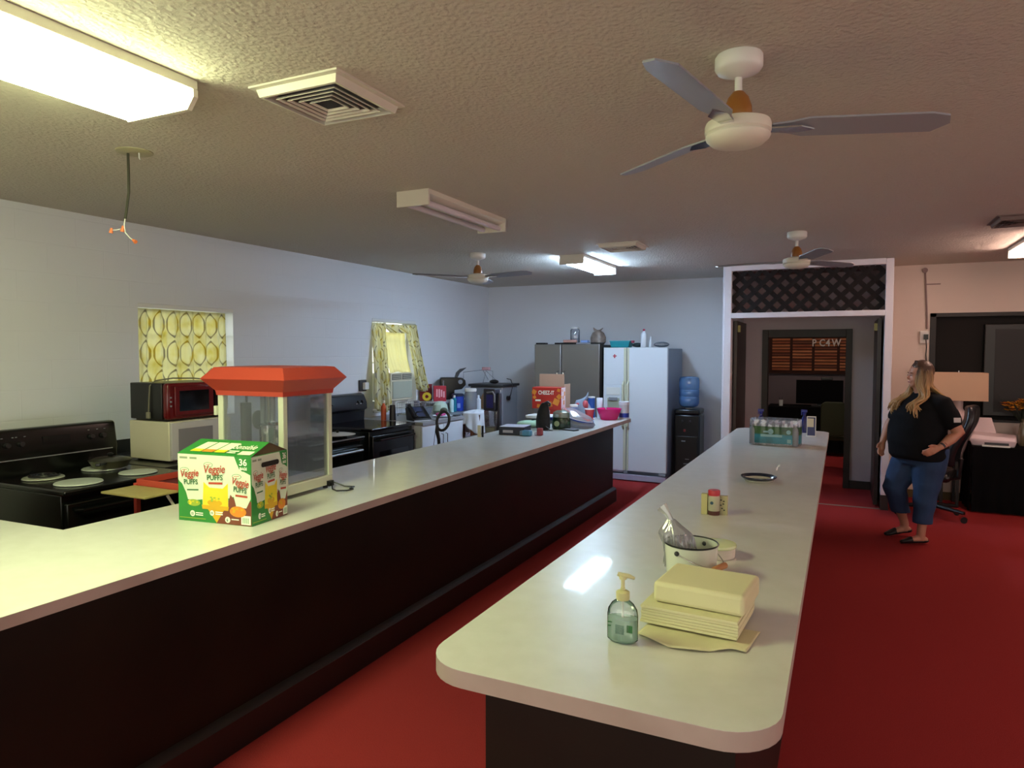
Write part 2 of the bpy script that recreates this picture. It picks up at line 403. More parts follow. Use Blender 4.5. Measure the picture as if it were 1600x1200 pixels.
# open door leaves swung into the hall
for nm, x, hx in (('door_1', -1.135, 1), ('door_2', .36, -1)):
    d = MB().box(x - .02, x + .02, YD + .13, YD + .97, .02, 2.05)
    o = struct(nm, d, mat(nm + '_wood', '#35241f', .4, noise=(4, '#241815', .3), stretch=(1, 1, .15)), bevel=.002)
    cl = MB().box(x + (.02 if hx > 0 else -.05), x + (.05 if hx > 0 else -.02), YD + .16, YD + .22, 1.92, 2.0); h = obj('door_closer', cl, mat('brass', '#7d7448', .4, metal=.5), o)
# dark recessed opening on the right wall
t = MB().box(RW[0], RW[0] + .06, YR - .012, YR + .05, RW[2], RW[3]).box(RW[0], RW[1], YR - .012, YR + .05, RW[3] - .045, RW[3]).box(RW[0], RW[1], YR - .012, YR + .05, RW[2], RW[2] + .03)
struct('trim_6', t, mat('black_frame', '#0d0c0c', .5), bevel=.003)
struct('wall_recess', MB().box(RW[0], RW[1], YR + .06, YR + .13, RW[2], RW[3]), mat('recess_board', '#161514', .9))
# windows: reveals, sash bars, pane
def window(n, W, rows):
    x = XL - .15
    f = MB(); y0, y1, z0, z1 = W
    for a, b in ((y0, y0 + .035), (y1 - .035, y1)): f.box(x - .02, x + .02, a, b, z0, z1)
    for a, b in ((z0, z0 + .035), (z1 - .035, z1)): f.box(x - .02, x + .02, y0, y1, a, b)
    for r in rows: f.box(x - .012, x + .012, y0, y1, r - .012, r + .012)
    f.box(x - .01, x + .01, (y0 + y1) / 2 - .01, (y0 + y1) / 2 + .01, z0, z1)
    o = struct('window_%d' % n, f, M_white)
    obj('pane', MB().box(x - .003, x + .003, y0 + .03, y1 - .03, z0 + .03, z1 - .03), M_clear, o)
    obj('sill', MB().box(XL - .2, XL + .012, y0, y1, z0 - .02, z0 + .004), M_white, o, bevel=.003)
    obj('header', MB().box(XL - .19, XL + .004, y0, y1, z1 - .035, z1 - .002), M_white, o)
window(1, W1, (1.83, 1.60)); window(2, W2, (1.83, 1.55))
# pale strip of yard outside the windows
struct('ground_outside', MB().box(-16, XL - .3, -4, 16, -.3, -.2), mat('yard', '#6d7350', .9))
# conduit rising to the ceiling beside the dark opening
c = MB().tube([(.87, YR - .014, 1.95), (.86, YR - .014, 2.2), (.835, YR - .014, 2.60)], .009).bar((.85, YR - .012, 2.46), (.99, YR - .012, 2.46), .008, .012).cyl((.833, YR - .03, 2.62), (.833, YR - .002, 2.62), .028)
tag(obj('wire_conduit', c, mat('pinkish_metal', '#8a7470', .5)), 'thin wire conduit running up the wall between doorway and dark recess', 'conduit')
t = thing('wall_outlet', 'white surface outlet box with black plug beside the dark recess', 'outlet', (.845, YR, 1.86))
obj('outlet_box', MB().box(-.045, .045, -.045, 0, -.07, .07), M_white, t, bevel=.006)
obj('plug', MB().box(-.01, .035, -.08, -.045, -.03, .03).tube([(.012, -.07, -.03), (.02, -.06, -.12), (.02, -.02, -.2), (.04, -.03, -.5)], .006), M_black, t)

# ---------------------------------------------------------------- ceiling fixtures
M_tube_near = emat('lit_diffuser_yellow', (.90, 1.0, .52), L_NEAR)
M_tube_far = emat('lit_tube_blue', (.50, .72, 1.0), L_FAR)
M_tube_warm = emat('lit_tube_warm', (1.0, .66, .55), L_RIGHT)
M_off = mat('unlit_tube', '#d8d0d8', .35)
M_fix = mat('fixture_white', '#d9d6c8', .45)
def strip_light(x0, x1, y0, y1, lit, label, wrap=False, tubes=2):
    t = thing('ceiling_light', label, 'light fixture', ((x0 + x1) / 2, (y0 + y1) / 2, CE), 0, 'fluorescent ceiling lights')
    hx, hy = (x1 - x0) / 2, (y1 - y0) / 2
    if wrap:
        obj('housing', MB().box(-hx - .004, hx + .004, -hy, hy, -.035, 0), M_fix, t, bevel=.003)
        obj('diffuser', MB().prism([(-hx, -.035), (hx, -.035), (hx, -.06), (hx - .03, -.098), (-hx + .03, -.098), (-hx, -.06)], 'y', -hy + .02, hy - .02), lit, t)
        for s in (-1, 1):
            a, b = sorted((s * hy, s * (hy - .02)))
            obj('end_cap', MB().prism([(-hx - .004, -.035), (hx + .004, -.035), (hx + .004, -.062), (hx - .03, -.104), (-hx + .03, -.104), (-hx - .004, -.062)], 'y', a, b), M_fix, t)
    else:
        obj('housing', MB().prism([(-hx, 0), (hx, 0), (hx, -.03), (hx * .35, -.055), (-hx * .35, -.055), (-hx, -.03)], 'y', -hy + .004, hy - .004), M_fix, t)
        for s in (-1, 1):
            a, b = sorted((s * hy, s * (hy - .02)))
            obj('end_cap', MB().box(-hx - .002, hx + .002, a, b, -.098, 0), M_fix, t, bevel=.003)
        for i in range(tubes):
            x = (-.5 + i) * hx * 1.15 if tubes == 2 else (i - (tubes - 1) / 2) * hx * .6
            obj('tube', MB().cyl((x, -hy + .02, -.072), (x, hy - .02, -.072), .019, seg=16), lit, t)
    return t
strip_light(-2.56, -2.17, .62, 1.84, M_tube_near, 'lit yellowish wraparound ceiling light at the upper left', wrap=True)
strip_light(-2.53, -2.30, 3.62, 4.70, M_off, 'unlit two-tube ceiling light between near vent and far fan')
strip_light(-2.66, -2.40, 6.70, 7.83, M_tube_far, 'lit cold blue ceiling light in front of the refrigerators', tubes=3)
strip_light(1.42, 1.70, 6.95, 8.1, M_tube_warm, 'warm lit ceiling light out beyond the right vent', tubes=2)
strip_light(2.3, 2.6, 2.6, 3.8, M_tube_warm, 'warm lit ceiling light over the right side of the room', tubes=2)

def vent(x, y, s, label, rot=0, m=M_fix):
    t = thing('ceiling_vent', label, 'vent', (x, y, CE), rot, 'square ceiling air vents')
    h = s / 2
    f = MB()
    def ring(a, b, za, zb):
        A = [(-a, -a, za), (a, -a, za), (a, a, za), (-a, a, za)]; B = [(-b, -b, zb), (b, -b, zb), (b, b, zb), (-b, b, zb)]
        for i in range(4): f.poly([A[i], A[(i + 1) % 4], B[(i + 1) % 4], B[i]])
    ring(h, h, 0, -.007); ring(h, h - .02, -.007, -.009); ring(h - .02, h - .028, -.009, -.036); ring(h - .028, h - .038, -.036, -.037); ring(h - .038, h - .038, -.037, -.006)
    obj('frame', f, m, t, smooth=False)
    obj('duct', MB().box(-h + .04, h - .04, -h + .04, h - .04, -.004, 0), M_black, t)
    k = h - .07
    while k > .03:
        g = MB()
        for s4 in range(4):
            R = Matrix.Rotation(s4 * PI / 2, 4, 'Z')
            g.poly([R @ Vector(p) for p in ((-k, -k, -.036), (k, -k, -.036), (k - .006, -k + .006, -.028), (-k + .006, -k + .006, -.028))])
        obj('louver', g, m, t, smooth=False, solid=.003); k -= .029
    return t
vent(-1.83, 2.17, .42, 'square ceiling vent with yellow light on it, nearest the camera', 0)
vent(-1.88, 6.33, .40, 'square ceiling vent beside the lit blue ceiling light', 0)
vent(1.21, 6.32, .42, 'dark square ceiling vent at the right edge of the photo', 0, mat('vent_dark', '#6f5f5c', .5))

M_wood = mat('oak_cone', '#a06a2c', .4, noise=(9, '#8a5620', .3), stretch=(1, 1, .3))
M_bladegr = mat('fan_blade_grey', '#8d8f98', .35)
def fan(x, y, label, rz, droop=0):
    t = thing('ceiling_fan', label, 'ceiling fan', (x, y, CE), rz, 'three bladed ceiling fans')
    obj('canopy', MB().lathe([(0, 0), (.074, 0), (.078, -.006), (.078, -.04), (.070, -.052), (.02, -.072), (0, -.074)]), M_white, t)
    obj('downrod', MB().cyl((0, 0, -.07), (0, 0, -.14), .012), M_white, t)
    obj('wood_collar', MB().lathe([(0, -.118), (.018, -.120), (.034, -.140), (.044, -.17), (.046, -.195), (.044, -.205), (0, -.207)]), M_wood, t)
    obj('motor', MB().lathe([(0, -.205), (.046, -.206), (.075, -.212), (.104, -.222), (.108, -.232), (.108, -.255), (.100, -.262), (0, -.264)]), M_fix, t)
    obj('cover', MB().lathe([(0, -.262), (.104, -.262), (.106, -.268), (.103, -.276), (.086, -.292), (.05, -.302), (0, -.306)]), M_chrome if False else M_fix, t)
    for k in range(3):
        a = 2 * PI * k / 3; R = Matrix.Rotation(a, 4, 'Z')
        b = MB(); tilt = Matrix.Rotation(math.radians(-13), 4, 'X')
        pts = [(.11, -.022), (.17, -.035), (.22, -.055), (.60, -.062), (.66, -.045), (.68, 0), (.64, .05), (.22, .055), (.17, .035), (.11, .022)]
        A = [R @ (Matrix.Translation((0, 0, -.243)) @ (tilt @ Vector((u, v, 0)))) for u, v in pts]; B = [p + Vector((0, 0, .006)) for p in A]
        va = [b.bm.verts.new(p) for p in A]; vb = [b.bm.verts.new(p) for p in B]; n = len(va)
        b.bm.faces.new(va[::-1]); b.bm.faces.new(vb)
        for i in range(n): b.bm.faces.new((va[i], va[(i + 1) % n], vb[(i + 1) % n], vb[i]))
        bl = obj('blade', b, M_bladegr, t, smooth=False)
        a2 = MB().prism([(.09, -.02), (.2, -.032), (.25, 0), (.2, .032), (.09, .02)], 'z', -.250, -.245, M=R); obj('blade_bracket', a2, M_chrome, bl)
    return t
fan(-.335, 2.47, 'white three-bladed ceiling fan nearest the camera', math.radians(20))
fan(-.36, 6.25, 'white ceiling fan just in front of the lattice doorway', math.radians(52))
fan(-3.36, 6.22, 'white ceiling fan over the kitchen side, left of the vent', math.radians(-12))
# blank plate with the loose cable left where a fixture was
t = thing('ceiling_plate', 'round ceiling plate with a dangling cut cable and orange wire nuts', 'electrical box', (-3.21, 2.34, CE))
obj('plate', MB().lathe([(0, 0), (.085, 0), (.085, -.004), (.08, -.007), (0, -.007)]), mat('plate_tan', '#a8a284', .5), t)
obj('cable', MB().tube([(-.035, -.01, -.005), (-.034, -.01, -.11), (-.036, -.01, -.2), (-.052, -.015, -.30), (-.06, -.016, -.33)], .0065), mat('grey_cable', '#3a3a2c', .5), t)
obj('wire', MB().tube([(-.058, -.016, -.32), (-.066, -.018, -.36), (-.055, -.02, -.40), (-.02, -.02, -.43), (.0, -.02, -.44)], .003), M_white, t)
obj('wire', MB().tube([(-.06, -.016, -.33), (-.068, -.018, -.375), (-.10, -.03, -.385), (-.13, -.04, -.385)], .0025), M_white, t)
obj('wire', MB().tube([(.02, .01, -.005), (.018, .012, -.03), (.026, .012, -.04)], .003), M_white, t)
M_or = mat('wire_nut_orange', '#e07a48', .5)
for p, q in (((-.0, -.02, -.44), (.02, -.02, -.452)), ((-.07, -.02, -.365), (-.076, -.022, -.395)), ((-.13, -.04, -.375), (-.135, -.042, -.40))):
    obj('wire_nut', MB().cyl(p, q, .006, .010, seg=12), M_or, t)
# ---------------------------------------------------------------- the two bars
def rrect(x0, x1, y0, y1, r, n=8, corners=(1, 1, 1, 1)):
    out = []
    for (cx, cy, a0, c) in ((x1 - r, y1 - r, 0, corners[0]), (x0 + r, y1 - r, 90, corners[1]), (x0 + r, y0 + r, 180, corners[2]), (x1 - r, y0 + r, 270, corners[3])):
        if c:
            for i in range(n + 1):
                a = math.radians(a0 + 90 * i / n); out.append((cx + r * math.cos(a), cy + r * math.sin(a)))
        else: out.append((cx + r * (1 if a0 in (0, 270) else -1), cy + r * (1 if a0 in (0, 90) else -1)))
    return out
BT = .90
def top_slab(poly, z0, z1, parent, name='countertop'):
    m = MB().prism(poly, 'z', z0, z1 - .0012, mi=1).prism(poly, 'z', z1 - .0012, z1, mi=0)
    return obj(name, m, [M_lam, M_lamedge], parent, angle=50)
isl = thing('island_bar', 'long white-topped bar with rounded corners and dark base in the middle', 'bar counter', (-.5, 4.4, 0))
P = [(x + .5, y - 4.4) for x, y in rrect(-.965, -.10, 1.455, 7.50, .13)]
top_slab(P, BT - .045, BT, isl)
obj('base', MB().box(-.80 + .5, -.19 + .5, 1.52 - 4.4, 7.2 - 4.4, .10, BT - .045), M_bar, isl)
obj('plinth', MB().box(-.77 + .5, -.22 + .5, 1.55 - 4.4, 7.17 - 4.4, 0, .10), M_dark, isl)
bar = thing('front_bar', 'long L-shaped white-topped bar with dark stained front on the left', 'bar counter', (-2.6, 4.5, 0))
poly = [(-2.235, .30), (-2.235, 7.93), (-3.09, 7.93), (-3.09, 1.865), (-4.95, 1.80), (-4.95, .9), (-3.09, .9), (-3.09, .30)]
P = [(x + 2.6, y - 4.5) for x, y in poly]
top_slab(P, BT - .04, BT, bar)
obj('front_panel', MB().box(-2.60 + 2.6, -2.305 + 2.6, .45 - 4.5, 7.46 - 4.5, .0, BT - .04), M_bar, bar)
obj('return_panel', MB().box(-4.9 + 2.6, -3.0 + 2.6, 1.2 - 4.5, 1.6 - 4.5, 0, BT - .04), M_bar, bar)
obj('baseboard', MB().prism([(-2.305 + 2.6, 0), (-2.268 + 2.6, 0), (-2.268 + 2.6, .138), (-2.278 + 2.6, .15), (-2.292 + 2.6, .158), (-2.305 + 2.6, .165)], 'y', .45 - 4.5, 7.49 - 4.5), mat('base_moulding', '#1e1716', .42), bar, bevel=.002)
# thin brown seam joints across the laminate
# ---------------------------------------------------------------- curtains (trellis print)
def trellis_mat(name, dim=1.):
    m = mat(name, '#e6e2c8', .9); nt = m.node_tree; b = nt.nodes['Principled BSDF']; out = [n for n in nt.nodes if n.type == 'OUTPUT_MATERIAL'][0]
    uv = nt.nodes.new('ShaderNodeTexCoord'); sp = nt.nodes.new('ShaderNodeSeparateXYZ'); nt.links.new(uv.outputs['UV'], sp.inputs[0])
    def mth(op, a, b2=None, c=None):
        n = nt.nodes.new('ShaderNodeMath'); n.operation = op
        for i, q in enumerate((a, b2, c)):
            if q is None: continue
            if isinstance(q, (int, float)): n.inputs[i].default_value = q
            else: nt.links.new(q, n.inputs[i])
        return n.outputs[0]
    u = mth('MULTIPLY', sp.outputs[0], 2 * PI / .17); v = mth('MULTIPLY', sp.outputs[1], 2 * PI / .24)
    val = mth('ADD', mth('COSINE', u), mth('COSINE', v)); val2 = mth('ADD', val, mth('MULTIPLY', mth('COSINE', mth('MULTIPLY', v, 2)), .28))
    line = mth('LESS_THAN', mth('ABSOLUTE', val2), .24)
    n = nt.nodes.new('ShaderNodeTexNoise'); n.inputs['Scale'].default_value = 7; nt.links.new(uv.outputs['UV'], n.inputs['Vector'])
    r = nt.nodes.new('ShaderNodeValToRGB'); r.color_ramp.elements[0].position = .45; r.color_ramp.elements[1].position = .58
    r.color_ramp.elements[0].color = lin('#aeab9c'); r.color_ramp.elements[1].color = lin('#c6b452'); nt.links.new(n.outputs['Fac'], r.inputs[0])
    r2 = nt.nodes.new('ShaderNodeValToRGB'); r2.color_ramp.elements[0].position = .45; r2.color_ramp.elements[1].position = .7
    r2.color_ramp.elements[0].color = lin('#efeedd'); r2.color_ramp.elements[1].color = lin('#e3dc96'); nt.links.new(n.outputs['Fac'], r2.inputs[0])
    mx = nt.nodes.new('ShaderNodeMixRGB'); nt.links.new(line, mx.inputs[0]); nt.links.new(r2.outputs[0], mx.inputs[1]); nt.links.new(r.outputs[0], mx.inputs[2])
    nt.links.new(mx.outputs[0], b.inputs['Base Color'])
    tl = nt.nodes.new('ShaderNodeBsdfTranslucent'); mu = nt.nodes.new('ShaderNodeMixRGB'); mu.blend_type = 'MULTIPLY'; mu.inputs[0].default_value = 1; mu.inputs[2].default_value = (1, .98, .72, 1)
    nt.links.new(mx.outputs[0], mu.inputs[1]); nt.links.new(mu.outputs[0], tl.inputs[0])
    ms = nt.nodes.new('ShaderNodeMixShader'); ms.inputs[0].default_value = .5
    nt.links.new(b.outputs[0], ms.inputs[1]); nt.links.new(tl.outputs[0], ms.inputs[2]); nt.links.new(ms.outputs[0], out.inputs[0])
    return m
M_curt = trellis_mat('trellis_fabric')
M_sheer = mat('yellow_lining', '#efe9c4', .9); 
def translucent(m, col, f=.5):
    nt = m.node_tree; out = [n for n in nt.nodes if n.type == 'OUTPUT_MATERIAL'][0]; b = nt.nodes['Principled BSDF']
    tl = nt.nodes.new('ShaderNodeBsdfTranslucent'); tl.inputs[0].default_value = lin(col); ms = nt.nodes.new('ShaderNodeMixShader'); ms.inputs[0].default_value = f
    nt.links.new(b.outputs[0], ms.inputs[1]); nt.links.new(tl.outputs[0], ms.inputs[2]); nt.links.new(ms.outputs[0], out.inputs[0]); return m
translucent(M_sheer, '#f4efc0', .6)
def curtain(name, fn, nu, nv, width, height, m, parent):
    """fn(u,v) -> point; uv in metres of cloth"""
    g = MB().grid(fn, nu, nv); uvl = g.bm.loops.layers.uv.new('uv')
    g.bm.verts.ensure_lookup_table()
    for f in g.bm.faces:
        for lp in f.loops:
            i = lp.vert.index if lp.vert.index >= 0 else 0
    g.bm.verts.index_update()
    for f in g.bm.faces:
        for lp in f.loops:
            k = lp.vert.index; lp[uvl].uv = ((k // (nv + 1)) / nu * width, (k % (nv + 1)) / nv * height)
    return obj(name, g, m, parent, angle=180, solid=.0015)
def pl(u, n, a, ph=0): return a * math.sin(2 * PI * n * u + ph) + a * .4 * math.sin(2 * PI * n * 2.3 * u + 1 + ph)
t = thing('window_curtain', 'yellow and grey trellis curtain covering the window behind the red microwave', 'curtain', (XL - .03, 4.08, 2.02), 0, 'trellis curtains at the kitchen windows')
curtain('curtain_panel', lambda u, v: (pl(u, 6, .010 + .012 * v) + .004, -.425 + .86 * u + .02 * v * (u - .2), .01 - .86 * v), 120, 20, 1.15, .86, M_curt, t)
obj('curtain_rod', MB().cyl((-.02, -.44, -.005), (-.02, .44, -.005), .006, seg=10), M_white, t)
t = thing('window_curtain', 'pair of trellis curtain panels parted over the window air conditioner', 'curtain', (XL + .03, 7.1, 2.03), 0, 'trellis curtains at the kitchen windows')
obj('curtain_rod', MB().cyl((-.05, -.46, -.01), (-.05, .46, -.01), .006, seg=10), M_white, t)
def cp(side):
    def fn(u, v):
        w0, w1 = .25, (.34 if side < 0 else .24)
        y0 = (-.475 if side < 0 else .19) ; yb = (-.66 if side < 0 else .15)
        y = (y0 + w0 * u) * (1 - v) + (yb + w1 * u + (.0 if side < 0 else .06)) * v + .03 * math.sin(3 * v + u * 2)
        x = -.03 + .20 * v ** 1.1 + pl(u, 4, .012 + .022 * v, side)
        return (x, y, -(1.0 if side < 0 else .80) * v - (.05 * math.sin(u * 3) * v))
    return fn
curtain('left_panel', cp(-1), 70, 26, .55, .98, M_curt, t); curtain('right_panel', cp(1), 70, 26, .55, .82, M_curt, t)
curtain('centre_panel', lambda u, v: (-.045 + pl(u, 5, .010 + .008 * v) + .10 * v * v, -.22 + .44 * u, -.005 - .11 * v), 60, 5, .6, .12, M_curt, t)
curtain('lining', lambda u, v: (-.055 + pl(u, 4, .008) + .11 * v * v, -.22 + .46 * u, -.10 - .52 * v + .03 * math.sin(5 * u) * v), 60, 12, .5, .5, M_sheer, t)
# window air conditioner
t = thing('air_conditioner', 'cream window air conditioner between the parted curtains', 'air conditioner', (XL, 7.02, 1.09))
obj('case', MB().box(-.15, .16, -.24, .22, 0, .34), M_cream, t, bevel=.012)
obj('front_grille', MB().box(.16, .172, -.215, .195, .03, .235), mat('ac_panel', '#a9ad9c', .5), t, bevel=.004)
for a, b in ((-.215, -.02), (.0, .195)):
    v_ = MB().box(.155, .163, a, b, .255, .325, mi=1)
    for k in range(6): v_.box(.162, .17, a + .004, b - .004, .26 + k * .011, .264 + k * .011)
    obj('vent', v_, [M_cream, M_dkgrey], t)
tag(obj('window_filler', MB().box(XL - .12, XL - .10, 6.68, 7.52, 1.0, 1.085).box(XL - .12, XL - .10, 7.26, 7.52, 1.10, 1.42).box(XL - .12, XL - .10, 6.68, 6.77, 1.10, 1.42), M_white), 'white filler board under the window air conditioner', 'board')
# socket with a plug beside that window
t = thing('wall_socket', 'grey wall socket with white plug left of the parted curtains', 'outlet', (XL, 6.44, 1.30))
obj('socket_box', MB().box(0, .03, -.07, .05, -.07, .06), M_dkgrey, t, bevel=.008)
obj('plug', MB().box(.03, .07, -.03, .04, -.05, .03), M_white, t, bevel=.005)

# ---------------------------------------------------------------- stoves
M_enam = mat('black_enamel', '#0a0b09', .22)
M_cover = mat('pale_burner_cover', '#b9c0b8', .3)
M_trimst = mat('steel_edge', '#b9bcc0', .3, metal=.8)
def stove(name, label, x0, x1, y0, y1, kind, H=.915):
    """front faces +x; local origin at floor, centre"""
    cx, cy = (x0 + x1) / 2, (y0 + y1) / 2; t = thing(name, label, 'stove', (cx, cy, 0)); hx, hy = (x1 - x0) / 2, (y1 - y0) / 2
    obj('body', MB().box(-hx, hx - .03, -hy, hy, .03, H - .03), M_enam, t, bevel=.004)
    obj('cooktop', MB().box(-hx, hx + .01, -hy - .004, hy + .004, H - .03, H), M_glassk if kind == 'glass' else M_enam, t, bevel=.008)
    d = obj('oven_door', MB().box(hx - .03, hx + .008, -hy + .01, hy - .01, .22, H - .075), M_enam, t, bevel=.006)
    obj('door_window', MB().box(hx + .008, hx + .010, -hy + .12, hy - .12, .36, H - .24), M_glassk if kind != 'green' else mat('oven_glass_green_reflection', '#12382c', .2), d)  # green variant: a reflection painted into the glass colour
    obj('door_handle', MB().tube([(hx + .008, -hy + .06, H - .12), (hx + .05, -hy + .07, H - .115), (hx + .05, hy - .07, H - .115), (hx + .008, hy - .06, H - .12)], .011), M_enam if kind != 'green' else M_trimst, d)
    obj('drawer', MB().box(hx - .03, hx + .006, -hy + .01, hy - .01, .05, .205), M_enam, t, bevel=.005)
    return t, hx, hy
t, hx, hy = stove('electric_stove', 'black coil-burner stove with pale burner covers at the far left', -4.60, -3.86, 2.34, 3.10, 'coil')
H = .915
bg = MB().prism([(-hx - .02, H - .02), (-hx + .07, H - .02), (-hx + .07, H + .10), (-hx + .075, H + .12), (-hx + .05, H + .28), (-hx + .035, H + .295), (-hx - .02, H + .295)], 'y', -hy, hy + .02)
b = obj('control_panel', bg, M_enam, t, bevel=.01)
obj('panel_trim', MB().box(-hx + .072, -hx + .078, -hy + .01, hy - .02, H + .108, H + .114), M_trimst, b)
kn = MB()
for y in (-.30, -.22, .22, .30): kn.cyl((-hx + .062, y, H + .20), (-hx + .085, y, H + .205), .018, .015)
obj('knobs', kn, M_black, b)
obj('display', MB().box(-hx + .06, -hx + .066, -.09, .08, H + .17, H + .235), M_glassk, b)
dots = MB()
for y in (-.33, -.27, -.25, -.2, .2, .26, .31):
    for z in (.16, .245): dots.box(-hx + .058, -hx + .068 - (z - .16) * .1, y, y + .012, H + z, H + z + .004)
obj('panel_marks', dots, M_grey, b)
for i, (bx, by, r) in enumerate(((.20, -.19, .115), (-.14, -.19, .10), (.20, .19, .10), (-.14, .19, .115))):
    m = MB().lathe([(r, 0), (r + .012, .004), (r + .008, .010), (r - .012, .013), (0, .011)], (bx, by, H), 36)
    o = obj('burner_cover' if i != 1 else 'drip_pan', m, M_cover if i != 1 else mat('drip_white', '#a7a99a', .25), t)
    if i == 1:
        co = MB(); pts = []
        for k in range(90):
            a = k / 90 * 2 * PI * 3.2; rr = .02 + .065 * k / 90; pts.append((bx + rr * math.cos(a), by + rr * math.sin(a), H + .02))
        co.tube(pts, .0055, seg=6); obj('coil', co, M_black, o)
t = thing('frying_pan', 'small dull metal frying pan with lid at the back of the coil stove', 'pan', (-4.33, 2.93, .93), math.radians(-50))
obj('pan_body', MB().lathe([(0, .0), (.10, .0), (.125, .045), (.128, .047), (.122, .047), (.098, .004), (0, .004)]), mat('pan_metal', '#6f6e54', .3, metal=.6), t)
obj('pan_lid', MB().lathe([(.126, .048), (.09, .062), (0, .07)]), mat('lid_metal', '#4a4a3c', .3, metal=.6), t)
obj('lid_knob', MB().lathe([(0, .066), (.012, .068), (.02, .085), (.012, .092), (0, .093)]), M_black, t)
obj('handle', MB().bar((.115, 0, .04), (.25, 0, .05), .03, .018), M_black, t, bevel=.005)

t, hx, hy = stove('electric_stove', 'black stove with steel edge and green reflection painted on its oven window seen beside the popcorn machine', -4.55, -4.0, 4.42, 5.16, 'green', H=.90)
H = .90
obj('steel_edge', MB().box(hx + .006, hx + .018, -hy, hy, H - .006, H + .004), M_trimst, t)
for bx, by in ((.12, -.19), (-.13, -.19), (.12, .19), (-.13, .19)):
    gr = MB().cyl((bx, by, H), (bx, by, H + .008), .05, .045).bar((bx - .11, by, H + .022), (bx + .11, by, H + .022), .008, .01).bar((bx, by - .11, H + .022), (bx, by + .11, H + .022), .008, .01)
    for q in ((.11, 0), (-.11, 0), (0, .11), (0, -.11)): gr.box(bx + q[0] - .005, bx + q[0] + .005, by + q[1] - .005, by + q[1] + .005, H, H + .026)
    obj('burner_grate', gr, M_black, t)
for lx, ly, r, lab in ((-4.15, 4.98, .16, 'large pale pan lid lying on the steel-edged stove, nearer its front'), (-4.445, 4.95, .125, 'pale round lid with a knob at the back of the steel-edged stove')):
    t = thing('pan_lid', lab, 'lid', (lx, ly, .929))
    obj('lid', MB().lathe([(0, .012), (r * .6, .009), (r, 0), (r + .003, .003), (r * .6, .014), (0, .018)]), mat('pale_lid', '#b4b0a8', .3), t)
    obj('knob', MB().lathe([(0, .015), (.01, .016), (.016, .034), (.01, .04), (0, .041)]), M_black if r > .15 else M_cover, t)

t, hx, hy = stove('electric_stove', 'glossy black glass-top stove beside the white kitchen cabinets', -4.84, -4.16, 5.50, 6.25, 'glass', H=.925)
H = .925
b = obj('control_panel', MB().prism([(-hx - .08, H - .02), (-hx + .0, H - .02), (-hx + .01, H + .11), (-hx + .045, H + .125), (-hx + .04, H + .20), (-hx + .0, H + .285), (-hx - .04, H + .30), (-hx - .08, H + .29)], 'y', -hy - .02, hy + .02), mat('panel_bluish', '#15171d', .3), t, bevel=.01)
kn = MB()
for y in (-.28, -.2, .24, .31): kn.cyl((-hx + .02, y, H + .20), (-hx + .055, y, H + .215), .02, .017)
obj('knobs', kn, M_black, b)
obj('knob_marks', MB().box(-hx + .04, -hx + .044, .2, .22, H + .185, H + .19).box(-hx + .04, -hx + .044, .27, .29, H + .185, H + .19), M_white, b)
# ---------------------------------------------------------------- counters along the left wall
M_ctop = mat('dark_worktop', '#23231f', .3)
def cabinet(name, label, x1, y0, y1, top, doors, body=M_white, H=.92, splash=None):
    t = thing(name, label, 'cabinet', ((XL + x1) / 2, (y0 + y1) / 2, 0)); hx, hy = (x1 - XL) / 2, (y1 - y0) / 2
    obj('body', MB().box(-hx + .01, hx - .03, -hy, hy, .09, H - .04), body, t)
    obj('toe_kick', MB().box(-hx + .01, hx - .09, -hy, hy, 0, .09), M_dark, t)
    obj('worktop', MB().box(-hx + .01, hx, -hy, hy, H - .04, H), top, t, bevel=.004)
    if splash: obj('backsplash', MB().box(-hx + .002, -hx + .02, -hy, hy, H, H + .10), splash, t)
    for i in range(doors):
        a = -hy + 2 * hy * i / doors + .006; b = -hy + 2 * hy * (i + 1) / doors - .006
        d = obj('door', MB().box(hx - .03, hx - .012, a, b, .11, H - .055), body, t, bevel=.003)
        s = b - .04 if i % 2 == 0 else a + .04
        obj('handle', MB().tube([(hx - .012, s, H - .28), (hx + .012, s, H - .275), (hx + .012, s, H - .17), (hx - .012, s, H - .165)], .005), M_dkgrey, d)
    return t
cabinet('base_cabinet', 'dark base cabinet holding the two stacked microwaves', -4.08, 3.14, 4.38, M_ctop, 2, M_dark, .91, M_ctop)
cabinet('base_cabinet', 'white kitchen base cabinets with grey top under the parted curtains', -4.08, 6.30, 7.20, mat('grey_worktop', '#8f8f92', .35), 2, M_frwhite)
cabinet('base_cabinet', 'end base cabinet mostly hidden by a white cloth, before the back wall', -4.30, 7.24, 8.45, mat('grey_worktop_end', '#85858a', .35), 3, M_frwhite, .915)
# dark worktop filler between stove and glass-top stove
# microwaves
t = thing('microwave', 'white microwave with grey window, lower of the two stacked microwaves', 'microwave', (-4.40, 3.53, .91))
obj('case', MB().box(-.21, .20, -.26, .26, .012, .285), M_cream, t, bevel=.006)
d = obj('door', MB().box(.20, .222, -.255, .15, .02, .28), mat('mw_door', '#b9b6b4', .4), t, bevel=.004)
obj('door_window', MB().box(.222, .224, -.20, .09, .06, .235), mat('mw_window', '#7e7a7e', .3), d)
obj('control_pad', MB().box(.20, .22, .155, .255, .02, .28), M_cream, t)
obj('foot', MB().box(-.18, -.14, -.22, -.18, 0, .014).box(.14, .18, -.22, -.18, 0, .014).box(.14, .18, .18, .22, 0, .014).box(-.18, -.14, .18, .22, 0, .014), M_black, t)
t = thing('microwave', 'dark red microwave on top of the white microwave, cord draped over it', 'microwave', (-4.41, 3.53, 1.195))
obj('case', MB().box(-.20, .13, -.25, .25, .012, .27), M_black, t, bevel=.006)
M_dkred = mat('dark_red_gloss', '#5c0f12', .2)
